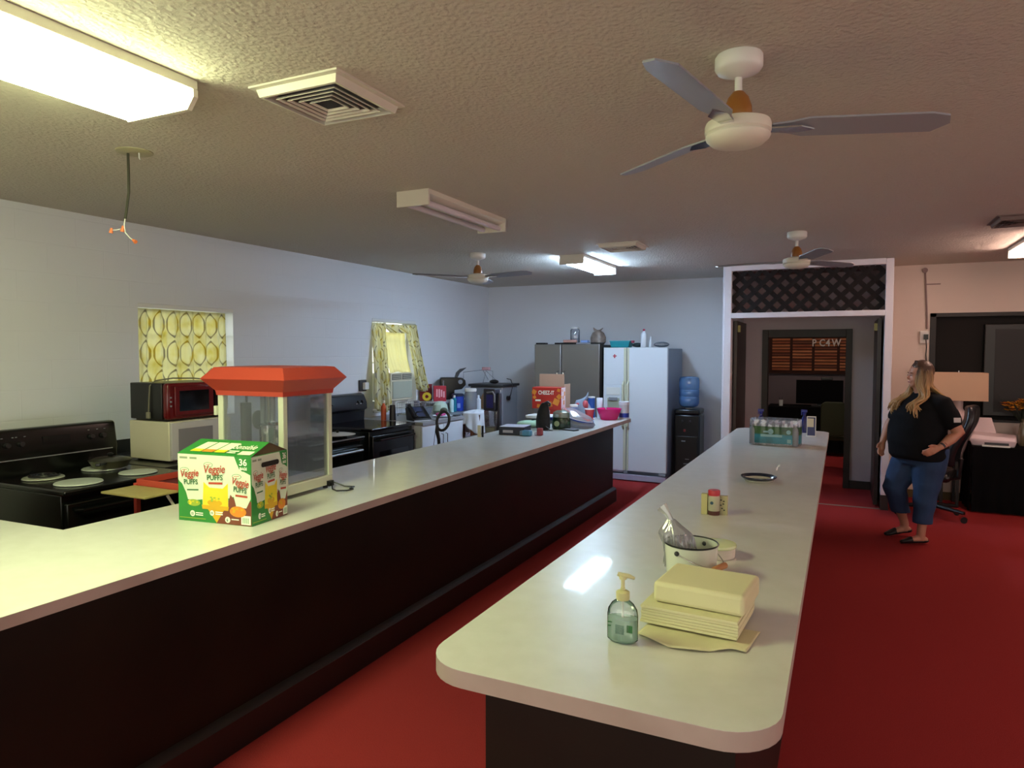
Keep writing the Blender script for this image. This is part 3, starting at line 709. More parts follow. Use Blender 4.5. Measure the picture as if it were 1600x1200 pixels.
obj('front_frame', MB().box(.13, .19, -.25, .25, .012, .27), M_dkred, t, bevel=.02)
d = obj('door', MB().box(.19, .205, -.20, .13, .04, .245), M_dkred, t, bevel=.006)
obj('door_window', MB().box(.205, .207, -.165, .085, .07, .215), M_glassk, d)
obj('control_panel', MB().box(.19, .203, .14, .235, .03, .255), M_glassk, t)
obj('buttons', MB().cyl((.19, -.225, .17), (.197, -.225, .17), .006).cyl((.19, -.225, .14), (.197, -.225, .14), .006).cyl((.19, -.225, .11), (.197, -.225, .11), .006), M_grey, t)
obj('foot', MB().box(-.18, .15, -.22, -.2, 0, .014).box(-.18, .15, .2, .22, 0, .014), M_black, t)
obj('cord', MB().tube([(.12, .2, .275), (.1, .05, .295), (.06, -.1, .30), (.03, -.22, .285), (.02, -.257, .25), (.015, -.262, .15), (.01, -.264, .06)], .005), mat('cord_grey', '#6d6a58', .6), t)
obj('plug', MB().box(-.005, .025, -.275, -.256, .02, .065), mat('plug_grey', '#827e6c', .6), t, bevel=.004)

# ---------------------------------------------------------------- popcorn machine on the bar
M_post = mat('cream_post', '#c9cdb8', .4)
t = thing('popcorn_machine', 'popcorn machine with red canopy and glass sides on the bar', 'popcorn machine', (-2.875, 2.93, BT), math.radians(3))
w_, d_ = .225, .205
obj('foot', MB().cyl((-w_ + .03, -d_ + .03, 0), (-w_ + .03, -d_ + .03, .02), .014).cyl((w_ - .03, -d_ + .03, 0), (w_ - .03, -d_ + .03, .02), .014).cyl((w_ - .03, d_ - .03, 0), (w_ - .03, d_ - .03, .02), .014).cyl((-w_ + .03, d_ - .03, 0), (-w_ + .03, d_ - .03, .02), .014), M_black, t)
obj('base', MB().box(-w_, w_, -d_, d_, .02, .075), M_post, t, bevel=.004)
for sx in (-1, 1):
    for sy in (-1, 1):
        xa, xb = sorted((sx * w_, sx * (w_ - .034))); ya, yb = sorted((sy * d_, sy * (d_ - .034)))
        obj('corner_post', MB().box(xa, xb, ya, yb, .075, .565), M_post, t, bevel=.003)
for nm, q in (('glass_pane', (w_ - .012, w_ - .009, -d_ + .026, d_ - .026)), ('glass_pane', (-w_ + .009, -w_ + .012, -d_ + .026, d_ - .026)), ('glass_pane', (-w_ + .026, w_ - .026, -d_ + .009, -d_ + .012)), ('glass_pane', (-w_ + .026, w_ - .026, d_ - .012, d_ - .009))):
    obj(nm, MB().box(q[0], q[1], q[2], q[3], .08, .56), film('popcorn_glass_haze', '#98a4b4', .14, .04, .12), t)  # bluish reflection haze put into the pane colour
obj('interior_tray', MB().box(-w_ + .02, w_ - .02, -d_ + .02, d_ - .02, .076, .082), M_chrome, t)
can = MB()
def rr(s, z): return [(-w_ - s, -d_ - s, z), (w_ + s, -d_ - s, z), (w_ + s, d_ + s, z), (-w_ - s, d_ + s, z)]
can.loft([rr(.004, .55), rr(.008, .575), rr(.062, .640), rr(.012, .702), rr(-.02, .706)])
obj('canopy', can, M_red, t, smooth=False)
k = obj('kettle', MB().lathe([(0, .28), (.066, .28), (.072, .29), (.072, .37), (.078, .374), (.078, .38), (.068, .38), (.066, .30), (0, .298)], (.0, -.03, 0)), M_chrome, t)
obj('kettle_lid', MB().lathe([(.07, .384), (.05, .392), (.012, .395), (.012, .41), (0, .41)], (0, -.03, 0)), M_chrome, k)
obj('kettle_rod', MB().cyl((0, -.03, .40), (0, -.03, .56), .016).box(-.07, -.045, -.05, -.03, .30, .56).box(.05, .065, .0, .02, .36, .56), M_grey, t)
obj('heat_lamp', MB().lathe([(0, .525), (.03, .53), (.042, .545), (.03, .56), (0, .562)], (.14, .06, 0)), M_white, t)
obj('scoop', MB().tube([(-.17, -.05, .56), (-.165, -.05, .40)], .007).sphere((-.11, -.02, .40), .05, .012, .055), M_dkgrey, t)
obj('side_pan', MB().cyl((-.165, -.06, .08), (-.165, -.06, .50), .03), M_dkgrey, t)
obj('door_catch', MB().box(-w_ - .015, -w_ + .005, -d_ - .014, -d_ + .005, .44, .49), M_post, t)
obj('power_cord', MB().box(.225, .245, .15, .19, .015, .045).tube([(.245, .17, .03), (.28, .13, .006), (.33, .10, .006), (.38, .13, .006), (.385, .18, .006), (.355, .19, .006), (.35, .24, .006), (.29, .23, .006), (.22, .212, .03)], .004), M_black, t)

# ---------------------------------------------------------------- snack carton
G = lin('#2f8a3a'); 
M_cg = mat('carton_green', '#2c8437', .45); M_cc = mat('carton_cream', '#d8e0ca', .5); M_cy = mat('carton_yellow', '#d9a91c', .5); M_cb = mat('carton_brown', '#7a3d2c', .5)
M_ly = mat('puff_yellow', '#e3d02c', .5); M_or2 = mat('puff_orange', '#e08a2a', .5); M_pg = mat('puff_green', '#9cb53c', .5); M_kraft = mat('carton_inside', '#5b4a32', .9)
M_inkr = mat('ink_red', '#b5452e', .5); M_inkg = mat('ink_green', '#2f6b3a', .5); M_inkw = mat('ink_white', '#f2f5e6', .5); M_inkgr = mat('ink_grey', '#8d9a80', .5)
cx0 = thing('snack_carton', 'green and cream snack carton printed 36 bags at the near end of the left bar', 'carton', (-2.79, 2.215, BT), math.radians(7))
CW, CD, CH = .415, .255, .315
sh = MB().box(0, CW, 0, CD, 0, CH, mi=0)
obj('carton_body', sh, M_cg, cx0, bevel=.0015, seg=1)
rf = MB().poly([(0, 0, CH), (CW, 0, CH), (CW - .01, CD * .55, CH + .05), (.01, CD * .55, CH + .05)], 0)
rf.poly([(0, CD, CH), (CW, CD, CH), (CW - .01, CD * .55, CH + .048), (.01, CD * .55, CH + .048)], 1)
obj('top_flap', rf, [M_cg, M_kraft], cx0, smooth=False, solid=.002)
obj('open_end_shade', MB().poly([(CW - .004, .004, CH + .001), (CW - .004, CD - .004, CH + .001), (CW - .012, CD * .55, CH + .046)]), M_kraft, cx0, smooth=False)  # dark triangle over the open end, standing in for the shaded interior
def printface(fx, W, Hh, parent, name):
    """fx: matrix face plane (u right, v up, n out)"""
    m = MB(); L = [0]
    def P(pts, mi, lv): m.poly([fx @ Vector((u * W, v * Hh, .0004 + .0003 * lv)) for u, v in pts], mi)
    def ell(u, v, a, b, mi, lv, n=20): P([(u + a * math.cos(2 * PI * k / n), v + b * math.sin(2 * PI * k / n)) for k in range(n)], mi, lv)
    P([(.005, .60), (.005, .995), (.78, .995), (.84, .82), (.99, .70), (.99, .50), (.78, .42), (.6, .34), (.35, .34), (.16, .30), (.06, .55)], 0, 0)    # cream field
    P([(.005, .62), (.16, .35), (.16, .28), (.005, .28)], 4, 0)
    P([(.70, .36), (.995, .36), (.995, .005), (.52, .005)], 2, 0); P([(.70, .36), (.72, .44), (.80, .34)], 2, 1)
    P([(.40, .22), (.64, .22), (.53, .01)], 1, 1)
    # bags
    P([(.06, .84), (.33, .86), (.33, .52), (.30, .34), (.14, .32), (.08, .56)], 0, 2)
    P([(.35, .88), (.70, .90), (.69, .24), (.34, .24)], 0, 3); P([(.36, .60), (.44, .52), (.62, .52), (.69, .60), (.69, .22), (.34, .22)], 3, 4); P([(.33, .26), (.70, .26), (.69, .20), (.34, .20)], 1, 5)
    P([(.74, .80), (.99, .78), (.99, .40), (.93, .26), (.80, .26), (.76, .44)], 0, 3)
    ell(.22, .28, .09, .05, 5, 4); ell(.52, .34, .09, .07, 3, 6); ell(.51, .30, .10, .05, 1, 7); ell(.82, .20, .11, .08, 6, 5)
    P([(.72, .22), (.92, .22), (.88, .13), (.76, .13)], 6, 6)
    for k in range(14):
        a = random.random() * 6.28; q = random.random() ** .5
        ell(.22 + .07 * q * math.cos(a), .285 + .035 * q * math.sin(a), .018, .014, 5 if k % 2 else 3, 7 + k % 3, 8)
        ell(.52 + .07 * q * math.cos(a), .36 + .045 * q * math.sin(a), .018, .014, 3 if k % 2 else 5, 8 + k % 3, 8)
        ell(.82 + .08 * q * math.cos(a), .225 + .045 * q * math.sin(a), .02, .016, 6 if k % 2 else 1, 8 + k % 3, 8)
    # ovals with rims, badge ribbons
    for u, v in ((.10, .76), (.43, .855), (.81, .71)):
        ell(u, v, .062, .036, 4, 6); ell(u, v, .056, .031, 0, 7); P([(u - .035, v - .004), (u + .035, v + .004), (u + .035, v + .01), (u - .035, v + .002)], 7, 8)
    P([(.13, .475), (.29, .485), (.29, .465), (.13, .455)], 8, 6); P([(.43, .60), (.62, .61), (.62, .58), (.43, .57)], 7, 7); P([(.79, .45), (.95, .44), (.95, .41), (.79, .42)], 7, 7)
    P([(.78, .995), (.995, .995), (.995, .74), (.90, .79), (.82, .88)], 4, 5)
    for u, v, w in ((.03, .955, .11), (.17, .955, .10)): P([(u, v), (u + w, v), (u + w, v - .03), (u, v - .03)], 9, 2)
    P([(.86, .02), (.985, .02), (.985, .15), (.86, .15)], 10, 3)
    for k in range(7): P([(.88 + k * .013, .04), (.885 + k * .013, .04), (.885 + k * .013, .12), (.88 + k * .013, .12)], 4, 5)
    ell(.20, .12, .035, .045, 10, 3); ell(.68, .07, .035, .045, 10, 3); ell(.47, .15, .03, .04, 10, 6)
    for u, v in ((.245, .125), (.245, .095), (.73, .075), (.515, .16), (.515, .13)): P([(u, v), (u + .10, v), (u + .10, v + .016), (u, v + .016)], 10, 4)
    P([(.02, .045), (.38, .045), (.38, .055), (.02, .055)], 5, 3)
    o = obj(name, m, [M_cc, M_cy, M_cb, M_ly, M_cg, M_pg, M_or2, M_inkr, M_inkg, M_inkgr, M_inkw], parent, smooth=False)
    def T(s, u, v, sz, mt, tilt=0, sh=.0, bold=.0, xs=1., lv=12):
        M = fx @ Matrix.Translation((u * W, v * Hh, .0004 + .0003 * lv)) @ Matrix.Rotation(tilt, 4, 'Z')
        return text('lettering', s, sz * Hh, mt, o, M, .0001, shear=sh, bold=bold, xs=xs)
    k = W / .415
    T('Veggie', .04, .645, .15, M_inkr, .10, .25, .0006, .86 * k); T('PUFFS', .09, .545, .105, M_inkg, .05, 0, .0006, .95 * k)
    T('Veggie', .36, .73, .165, M_inkr, .06, .25, .0006, .9 * k); T('PUFFS', .41, .63, .11, M_inkg, .05, 0, .0006, 1.0 * k)
    T('Veggie', .735, .60, .155, M_inkr, -.14, .25, .0006, .74 * k); T('PUFFS', .765, .495, .11, M_inkg, -.08, 0, .0006, .8 * k)
    T('36', .845, .875, .135, M_inkw, 0, 0, .0008, 1.05 * k); T('BAGS', .855, .81, .055, M_inkw, 0, 0, .0006, .95 * k)
    T('15', .178, .10, .055, M_inkg, 0, 0, .0004, k); T('6', .668, .05, .06, M_inkg, 0, 0, .0004, k); T('15', .452, .135, .045, M_inkg, 0, 0, .0004, k)
    return o
printface(frame_mx((0, 0, 0), (1, 0, 0), (0, 0, 1)), CW, CH, cx0, 'front_print')
sp_ = printface(frame_mx((CW, 0, 0), (0, 1, 0), (0, 0, 1)), CD, CH, cx0, 'side_print')
obj('hand_slot', MB().prism([(.075 + .012 * math.cos(a) + (.10 if math.cos(a) > 0 else 0), .27 + .012 * math.sin(a)) for a in [PI / 2 - k * PI / 8 for k in range(16)]][::-1], 'x', CW + .005, CW + .0065), mat('slot_dark', '#1f1712', .9), cx0)
tf = frame_mx((0, 0, CH + .003), (1, 0, 0), (0, CD * .55, .05))
m = MB()
for k, mi in ((0, 0), (1, 1), (2, 0)):
    u = .055 + k * .068; m.poly([tf @ Vector(p) for p in ((u, .02, .001), (u + .06, .02, .001), (u + .085, .115, .001), (u + .025, .115, .001))], 0)
    m.poly([tf @ Vector(p) for p in ((u, .02, .0015), (u + .06, .02, .0015), (u + .068, .045, .0015), (u + .008, .045, .0015))], mi + 1)
m.poly([tf @ Vector(p) for p in ((.33, .01, .001), (.40, .01, .001), (.405, .045, .001), (.335, .045, .001))], 0)
for u, w, v in ((.265, .055, .035), (.26, .05, .02)): m.poly([tf @ Vector(p) for p in ((u, v, .001), (u + w, v, .001), (u + w, v + .01, .001), (u, v + .01, .001))], 0)
o = obj('top_print', m, [M_cc, M_ly, M_or2, M_cy], cx0, smooth=False)
text('lettering', 'Sensible', .062, M_inkw, o, tf @ Matrix.Translation((.262, .062, .001)), .0001, shear=.3, bold=.0003, xs=.62)

# ---------------------------------------------------------------- red cart with tan folding board behind the bar
t = thing('serving_cart', 'red metal cart with a tan folding board beside the coil stove', 'cart', (-3.36, 2.62, 0))
fr = MB()
X0_, X1_, Y0_, Y1_ = -.20, .17, -.06, .42
for a, b in (((X0_, Y0_), (X1_, Y0_)), ((X1_, Y0_), (X1_, Y1_)), ((X1_, Y1_), (X0_, Y1_)), ((X0_, Y1_), (X0_, Y0_))):
    fr.bar((a[0], a[1], .955), (b[0], b[1], .955), .006, .036)
obj('top_rail', fr, M_red, t, bevel=.002)
for a in ((X0_, Y0_), (X1_, Y0_), (X1_, Y1_), (X0_, Y1_)): obj('leg', MB().box(a[0] - .012, a[0] + .012, a[1] - .012, a[1] + .012, 0, .95), M_red, t)
obj('lower_rail', MB().box(X0_, X1_, Y0_, Y0_ + .012, .385, .415).box(X0_, X1_, Y1_ - .012, Y1_, .385, .415).box(X0_, X0_ + .012, Y0_, Y1_, .385, .415).box(X1_ - .012, X1_, Y0_, Y1_, .385, .415), M_red, t)
obj('tray', MB().box(X0_, X1_, Y0_, Y1_, .925, .935), mat('tray_dark_red', '#5c1a1a', .5), t)
obj('folding_board', MB().box(-.20, .15, -.27, -.07, .928, .94), mat('tan_board', '#a99a62', .5, noise=(20, '#93854f', .3), stretch=(1, 6, 1)), t, bevel=.003)
obj('board_arm', MB().bar((.10, -.10, .915), (.15, -.06, .80), .012, .012), M_cream, t)
# ---------------------------------------------------------------- things on the middle bar
t = thing('sanitizer_bottle', 'clear pump bottle of pale green hand sanitizer on the middle bar', 'bottle', (-.525, 1.80, BT))
M_gel = film('green_gel', '#b8e0cf', .42, .1, .25)
def ov(prof, sx, sy, m, nm, par, seg=40, mi=0): return obj(nm, MB().lathe(prof, (0, 0, 0), seg, sx=sx, sy=sy), m, par)
bt = ov([(0, .002), (.036, .002), (.0425, .008), (.0425, .075), (.040, .09), (.030, .106), (.016, .117), (.014, .128)], 1, .68, glass('bottle_clear', (.93, .97, .95), .04, .25), 'bottle', t)
ov([(0, .004), (.034, .004), (.0405, .010), (.0405, .066), (0, .066)], 1, .66, M_gel, 'gel', t)
obj('collar', MB().lathe([(.0175, .116), (.0185, .118), (.0185, .137), (.013, .141), (.006, .142), (.006, .150), (0, .150)]), mat('pump_cream', '#c3bf8c', .4), t)
obj('pump_head', MB().cyl((0, 0, .148), (0, 0, .172), .005).lathe([(0, .170), (.010, .172), (.011, .182), (0, .186)]).tube([(-.014, -.004, .186), (.0, 0, .181), (.016, .004, .181), (.03, .008, .175)], [.006, .008, .006, .004]), mat('pump_cream_head', '#c9c596', .4), t)
obj('dip_tube', MB().cyl((0, 0, .02), (0, 0, .12), .0028), M_white, t)
lb = MB()
for k in range(9): lb.box(-.012, .012, -.0295, -.029, .03 + k * .0028, .0313 + k * .0028, mi=1)
lb.box(.018, .034, -.024, -.0235, .035, .055, 0).box(-.036, -.022, -.022, -.0215, .055, .058, 0).box(-.036, -.026, -.0225, -.022, .045, .048, 0)
obj('back_label', lb, [M_inkg, mat('barcode_ink', '#4a6a60', .6)], t)

# paper towels: two folded stacks, one loose sheet
M_tw = mat('cream_paper_towel', '#cfcaa2', .9, bump=(180, .2, .002)); M_tw2 = mat('towel_fold_shadow', '#bdb688', .9)
def towels(label, loc, rz, L, D, n, hgt, wav=0.):
    t = thing('paper_towel_stack', label, 'paper towels', loc, rz, 'folded paper towel stacks')
    m = MB()
    for k in range(n):
        if n == 1:
            m.box(-L / 2, L / 2, -D / 2, D / 2, 0, hgt); break
        j = random.uniform(-.002, .002); z0 = hgt * k / n
        m.box(-L / 2 + j, L / 2 + j, -D / 2 + j, D / 2 + j, z0, z0 + hgt / n - .0006)
    obj('sheets', m, M_tw, t, bevel=.0012 if n > 1 else .012, seg=3)
    return t
towels('lower stack of cream folded paper towels on the middle bar', (-.365, 2.035, BT + .012), math.radians(-4), .272, .235, 6, .050)
towels('upper block of cream paper towels lying on the lower stack', (-.345, 2.06, BT + .0625), math.radians(-5), .258, .215, 1, .060)
t = MB().grid(lambda u, v: (-.50 + .29 * u + .02 * v, 1.86 - .055 * math.sin(PI * min(1, u * 1.15)) * (1 - v) + .16 * v, BT + .003 + .005 * abs(math.sin(u * 9 + v * 2)) * (1 - v)), 40, 12)
tag(obj('loose_paper_towel', t, M_tw, solid=.001), 'single rumpled paper towel spread out under the towel stacks', 'paper towel')

# enamel bucket with dark rim, wooden grip, bag of utensils and its lid
bk = thing('enamel_bucket', 'white enamel bucket with dark rim and wooden-grip handle', 'bucket', (-.465, 2.435, BT))
obj('pail', MB().lathe([(0, .002), (.078, .002), (.084, .008), (.092, .118), (.0905, .118), (.082, .010), (0, .006)]), mat('enamel_white', '#ced3c6', .18), bk)
obj('rim', MB().lathe([(.092, .116), (.0955, .119), (.092, .1225), (.0895, .119), (.092, .116)]), mat('rim_dark', '#15181c', .3), bk)
h = MB(); pts = []
for k in range(17):
    a = PI * k / 16; d = Vector((math.cos(math.radians(-20)), math.sin(math.radians(-20)), 0)); p = Vector((math.cos(math.radians(70)), math.sin(math.radians(70)), 0))
    pts.append(p * (-.092 * math.cos(a)) * -1 + d * (.115 * math.sin(a)) + Vector((0, 0, .098 - .045 * math.sin(a))))
h.tube(pts, .0022)
obj('bail_handle', h, M_chrome, bk)
obj('wooden_grip', MB().cyl(pts[7] + (pts[7] - pts[8]) * 1.2, pts[9] + (pts[9] - pts[8]) * 1.2, .011, seg=16), mat('light_wood', '#b07a48', .5), bk, bevel=.003)
obj('handle_ear', MB().sphere(pts[0], .009, seg=10).sphere(pts[-1], .009, seg=10), M_dkgrey, bk)
bg = MB(); 
def bagpt(u, v):
    a = 2 * PI * u; r = .060 * (1 - .10 * v) * (1 - max(0, (v - .72) / .28) * .75); r *= 1 + .10 * math.sin(5 * a + 3 * v) + .06 * math.sin(9 * a - 6 * v)
    return (-.025 + r * math.cos(a) - .05 * max(0, v - .3), .0 + r * math.sin(a) * .8, .03 + .165 * v)
bg.grid(bagpt, 48, 16)
t = thing('utensil_bag', 'clear plastic bag of cutlery standing in the enamel bucket', 'bag', (-.475, 2.435, BT))
obj('film', bg, film('bag_film', '#c4c6cc', .35, .15, .4), t)
ut = MB()
for k in range(14):
    a = k * 2.4; r = .012 + .003 * k; ut.bar((-.02 + r * math.cos(a) * .8, r * math.sin(a) * .8, .03), (-.03 + r * math.cos(a), r * math.sin(a), .13 + .005 * (k % 5)), .009, .003)
obj('cutlery', ut, mat('lilac_plastic', '#a3a2b4', .3), t)
obj('packet', MB().box(.022, .05, -.03, .03, .03, .075, M=Matrix.Rotation(.2, 4, 'X')), mat('yellow_packet', '#b5a13a', .5), t)
obj('bag_neck', MB().tube([(-.06, 0, .19), (-.075, 0, .215), (-.095, .005, .235)], [.010, .012, .022]), film('bag_film2', '#c0c2c8', .4, .15, .5), t)
t = thing('bucket_lid', 'pale round lidded tub just behind the enamel bucket', 'tub', (-.42, 2.72, BT))
obj('tub_body', MB().lathe([(0, 0), (.062, 0), (.066, .004), (.068, .045), (0, .045)]), mat('tub_pale', '#cfc6bc', .35), t)
obj('lid', MB().lathe([(.070, .040), (.072, .044), (.070, .052), (.05, .057), (0, .058)]), mat('lid_pale_green', '#ccd6a8', .2), t)
# shaker and small cartons
t = thing('seasoning_shaker', 'small seasoning shaker with red cap on the middle bar', 'shaker', (-.545, 3.41, BT))
obj('jar', MB().lathe([(0, 0), (.026, 0), (.027, .003), (.027, .092), (.025, .096), (0, .096)]), mat('shaker_clear', '#b8a898', .2), t)
obj('label', MB().lathe([(.0273, .022), (.0275, .023), (.0275, .088), (.0273, .089)]), mat('shaker_label', '#a8a48c', .6), t)
obj('contents', MB().lathe([(.0272, .002), (.0274, .003), (.0274, .021), (.0272, .022)]), mat('pepper_brown', '#4a2520', .7), t)
obj('cap', MB().lathe([(0, .096), (.027, .096), (.028, .099), (.028, .118), (.026, .122), (0, .122)]), mat('cap_red', '#b02a38', .35), t)
obj('label_dot', MB().cyl((-.006, -.0275, .062), (-.006, -.0282, .062), .008, seg=16), mat('dot_blue', '#2c4a5c', .6), t)
t = thing('tea_box', 'thin tan card box with dark sprig print right of the shaker', 'box', (-.50, 3.43, BT))
obj('box_body', MB().box(-.02, .016, -.012, .012, 0, .094), mat('tan_box', '#a39a76', .6), t, bevel=.001)
sm = MB()
for z, u in ((.03, -.008), (.045, -.014), (.052, -.002), (.065, .0), (.07, -.013), (.022, .002)): sm.box(u - .004, u + .004, -.0126, -.012, z, z + .006)
obj('sprig_print', sm, mat('sprig_ink', '#2a2c1c', .6), t)
tag(obj('tea_box', MB().box(-.604, -.575, 3.40, 3.43, BT, BT + .10), mat('yellow_box', '#b9b07c', .6), bevel=.001), 'thin yellowish card box left of the shaker', 'box')
# plate
t = thing('oval_plate', 'white oval plate with dark blue rim alone on the middle bar', 'plate', (-.445, 4.43, BT))
obj('dish', MB().lathe([(0, .004), (.06, .004), (.075, .006), (.100, .030), (.103, .028), (.078, .002), (.06, 0), (0, 0)], (0, 0, 0), 48, 1, 1.0), mat('plate_white', '#b9b6ac', .15), t)
obj('rim_band', MB().lathe([(.084, .0165), (.0995, .0315), (.1035, .0325), (.1040, .0265), (.088, .0125)], (0, 0, 0), 48), mat('rim_blue', '#1b2236', .2), t)

# shrink-wrapped case of water bottles
t = thing('water_case', 'shrink-wrapped case of water bottles with blue-green print on the middle bar', 'case of water', (-.50, 6.28, BT), math.radians(-3))
def wrp(u, v):
    n = 4.0; a = 2 * PI * u; c, s = math.cos(a), math.sin(a); k = (abs(c) ** n + abs(s) ** n) ** (-1 / n)
    sq = 1 - .05 * v ** 3; z = .002 + .215 * v
    sc = .008 * math.sin(24 * a) * v * v
    return (.205 * c * k * sq + sc * c, .135 * 1.0 * s * k * sq + sc * s, z)
M_wclear = film('water_wrap', '#aeb4bd', .38, .12, .45)
M_wpr = mat('wrap_print', '#1c5a66', .3, noise=(9, '#2f7f94', .15)); M_wgr = mat('wrap_green', '#1d3f2c', .3, noise=(12, '#3f6438', .2))
g = MB().grid(wrp, 96, 12)
obj('shrink_film', g, M_wclear, t)
def side(z0, z1, off, mt, nm, u0, u1):
    g = MB().grid(lambda u, v: (lambda p: (p[0] * off, p[1] * off, p[2]))(wrp(u0 + (u1 - u0) * u, z0 + (z1 - z0) * v)), 60, 6)
    return obj(nm, g, mt, t)
side(.08, .45, 1.01, M_wpr, 'print_band', .56, 1.02); side(.42, .74, 1.01, M_wgr, 'print_band_green', .56, 1.02)
pr = MB().box(-.10, .07, -.1405, -.1395, .075, .095).box(-.08, -.02, -.1405, -.1395, .11, .125).cyl((-.02, -.139, .12), (-.02, -.1405, .12), .022, seg=20).cyl((.12, -.137, .12), (.12, -.1405, .12), .018, seg=20).box(.11, .14, -.1405, -.138, .03, .06)
obj('print_logo', pr, mat('wrap_logo', '#7fa9b0', .3), t)
cp_ = MB(); bd = MB()
M_bot = glass('bottle_water', (.85, .9, .95), .05, .25)
bt0 = None
for i in range(6):
    for j in range(4):
        x, y = -.168 + i * .0665, -.10 + j * .0665
        b = obj('bottle', MB().lathe([(0, .004), (.028, .004), (.030, .01), (.030, .12), (.026, .145), (.013, .17), (.013, .178)], (0, 0, 0), 12), mat('bottle_haze', '#a9afba', .15, trans=.5) if bt0 is None else bt0.data.materials[0], t, loc=(x, y, 0)) if bt0 is None else None
        if bt0 is None:
            bt0 = b; c0 = obj('cap', MB().cyl((0, 0, .172), (0, 0, .186), .0145, seg=12), mat('cap_grey', '#a49fae', .35), bt0)
        else:
            b = bt0.copy(); COL.objects.link(b); b.location = (x, y, 0); c = c0.copy(); COL.objects.link(c); c.parent = b
# little stand-up sign and pump bottle behind the case
t = thing('sign_holder', 'small white-framed stand-up sign behind the water case', 'sign', (-.245, 6.98, BT), math.radians(4))
obj('frame', MB().box(-.04, .04, -.004, .004, .0, .19).box(-.045, .045, -.025, .025, 0, .006), M_white, t, bevel=.002)
obj('insert', MB().box(-.033, .033, -.006, -.004, .01, .18), mat('insert_blue', '#2a3466', .4), t)
obj('insert_paper', MB().box(-.033, .02, -.0075, -.006, .09, .17), M_cream, t)
for x, y, lab in ((-.71, 7.2, 'dark blue spray bottle top showing behind the left of the water case'), (-.32, 7.3, 'dark blue bottle top showing behind the stand-up sign')):
    t = thing('spray_bottle', lab, 'bottle', (x, y, BT))
    obj('bottle_body', MB().lathe([(0, 0), (.032, 0), (.033, .01), (.033, .12), (.014, .16), (.012, .18)]), mat('bottle_blue', '#1a1f5c', .2), t)
    obj('trigger', MB().cyl((0, 0, .175), (0, 0, .20), .016).box(-.03, .025, -.011, .011, .20, .225).box(-.03, -.022, -.006, .006, .17, .20), mat('trigger_blue', '#1c1f78', .3), t, bevel=.003)

# ---------------------------------------------------------------- clutter at the far end of the left bar
t = thing('upright_cleaner', 'floor cleaner with tall black looped handle rising behind the left bar', 'floor cleaner', (-3.22, 5.3, 0))
lp = []
for k in range(25):
    a = 2 * PI * k / 24; lp.append((0 + .052 * math.cos(a) + .014 * math.sin(a), .04 * math.cos(a) * .5, 1.065 + .085 * math.sin(a)))
obj('loop_handle', MB().tube(lp, .013, seg=10, cap=False).tube([(-.045, -.02, 1.03), (-.05, -.02, .97), (-.045, 0, .90), (-.04, 0, .78)], [.013, .018, .015, .013]), M_black, t)
obj('pole', MB().cyl((-.04, 0, .12), (-.04, 0, .80), .016), M_grey, t)
obj('head', MB().box(-.14, .10, -.14, .10, 0, .12), M_dkgrey, t, bevel=.03)
t = thing('card_stand', 'small cream card with a black edge standing near the front of the left bar', 'card', (-2.985, 5.60, BT))
obj('card', MB().box(-.045, -.008, -.004, .004, 0, .005).box(-.045, -.010, -.002, .002, 0, .108), M_cream, t)
obj('black_edge', MB().box(-.0, .016, -.006, .006, 0, .105), M_black, t)
# handheld vacuum style bottle unit
t = thing('water_filter_pitcher', 'black and blue handled jug with clear lower tank behind the left bar', 'jug', (-3.30, 6.45, .80))
tag(obj('utility_stool', MB().box(-3.52, -3.13, 6.2, 6.75, .76, .80).box(-3.50, -3.46, 6.22, 6.26, 0, .76).box(-3.19, -3.15, 6.22, 6.26, 0, .76).box(-3.50, -3.46, 6.69, 6.73, 0, .76).box(-3.19, -3.15, 6.69, 6.73, 0, .76), M_dkgrey, bevel=.003), 'plain grey stool behind the left bar carrying the handled jug', 'stool')
obj('tank', MB().prism([(-.07, .02), (.05, .02), (.075, .27), (-.085, .27)], 'y', -.06, .06), film('smoky_tank', '#6d6470', .45, .1, .4), t, bevel=.008)
obj('top_housing', MB().box(-.09, .05, -.065, .065, .27, .50).box(.05, .09, -.03, .03, .05, .46), mat('graphite', '#2c2e3c', .4), t, bevel=.012)
obj('blue_insert', MB().box(-.05, .03, -.072, -.064, .30, .44), mat('deep_blue', '#28287c', .3), t, bevel=.006)
obj('grey_handle', MB().tube([(-.04, -.075, .46), (.03, -.078, .47), (.05, -.078, .44), (.05, -.075, .36)], .009), M_grey, t)
obj('tank_base', MB().box(-.07, .05, -.06, .06, 0, .10), M_white, t, bevel=.01)
# boxes and packets
t = thing('flat_box', 'flat navy cardboard box with white top near the end of the left bar', 'box', (-2.83, 5.98, BT), math.radians(8))
obj('box_body', MB().box(-.12, .13, -.12, .12, 0, .075), mat('navy', '#1d2138', .5), t, bevel=.003)
obj('white_top', MB().box(-.115, .125, -.115, .115, .075, .078), mat('box_top', '#bcbccc', .6), t)
obj('label', MB().box(-.08, .02, -.121, -.12, .02, .045), mat('label_grey', '#a8a6b8', .6), t)
t = thing('shrink_pack', 'small light blue wrapped packet beside the flat navy box', 'packet', (-2.64, 5.85, BT))
obj('packet_body', MB().box(-.045, .045, -.03, .03, 0, .055), mat('light_blue', '#4f8cb4', .4), t, bevel=.014)
obj('packet_film', MB().box(-.07, -.03, -.028, .028, 0, .05), film('packet_clear', '#9ab4c8', .5), t, bevel=.012)
t = thing('candy_packet', 'little red and clear packet right of the light blue packet', 'packet', (-2.56, 5.95, BT))
obj('packet_body', MB().box(-.02, .035, -.02, .02, 0, .07), mat('packet_red', '#8c3a44', .4), t, bevel=.008)
obj('packet_top', MB().box(-.045, .03, -.018, .018, .0, .03), film('packet_clear2', '#d8c8cc', .5), t, bevel=.008)
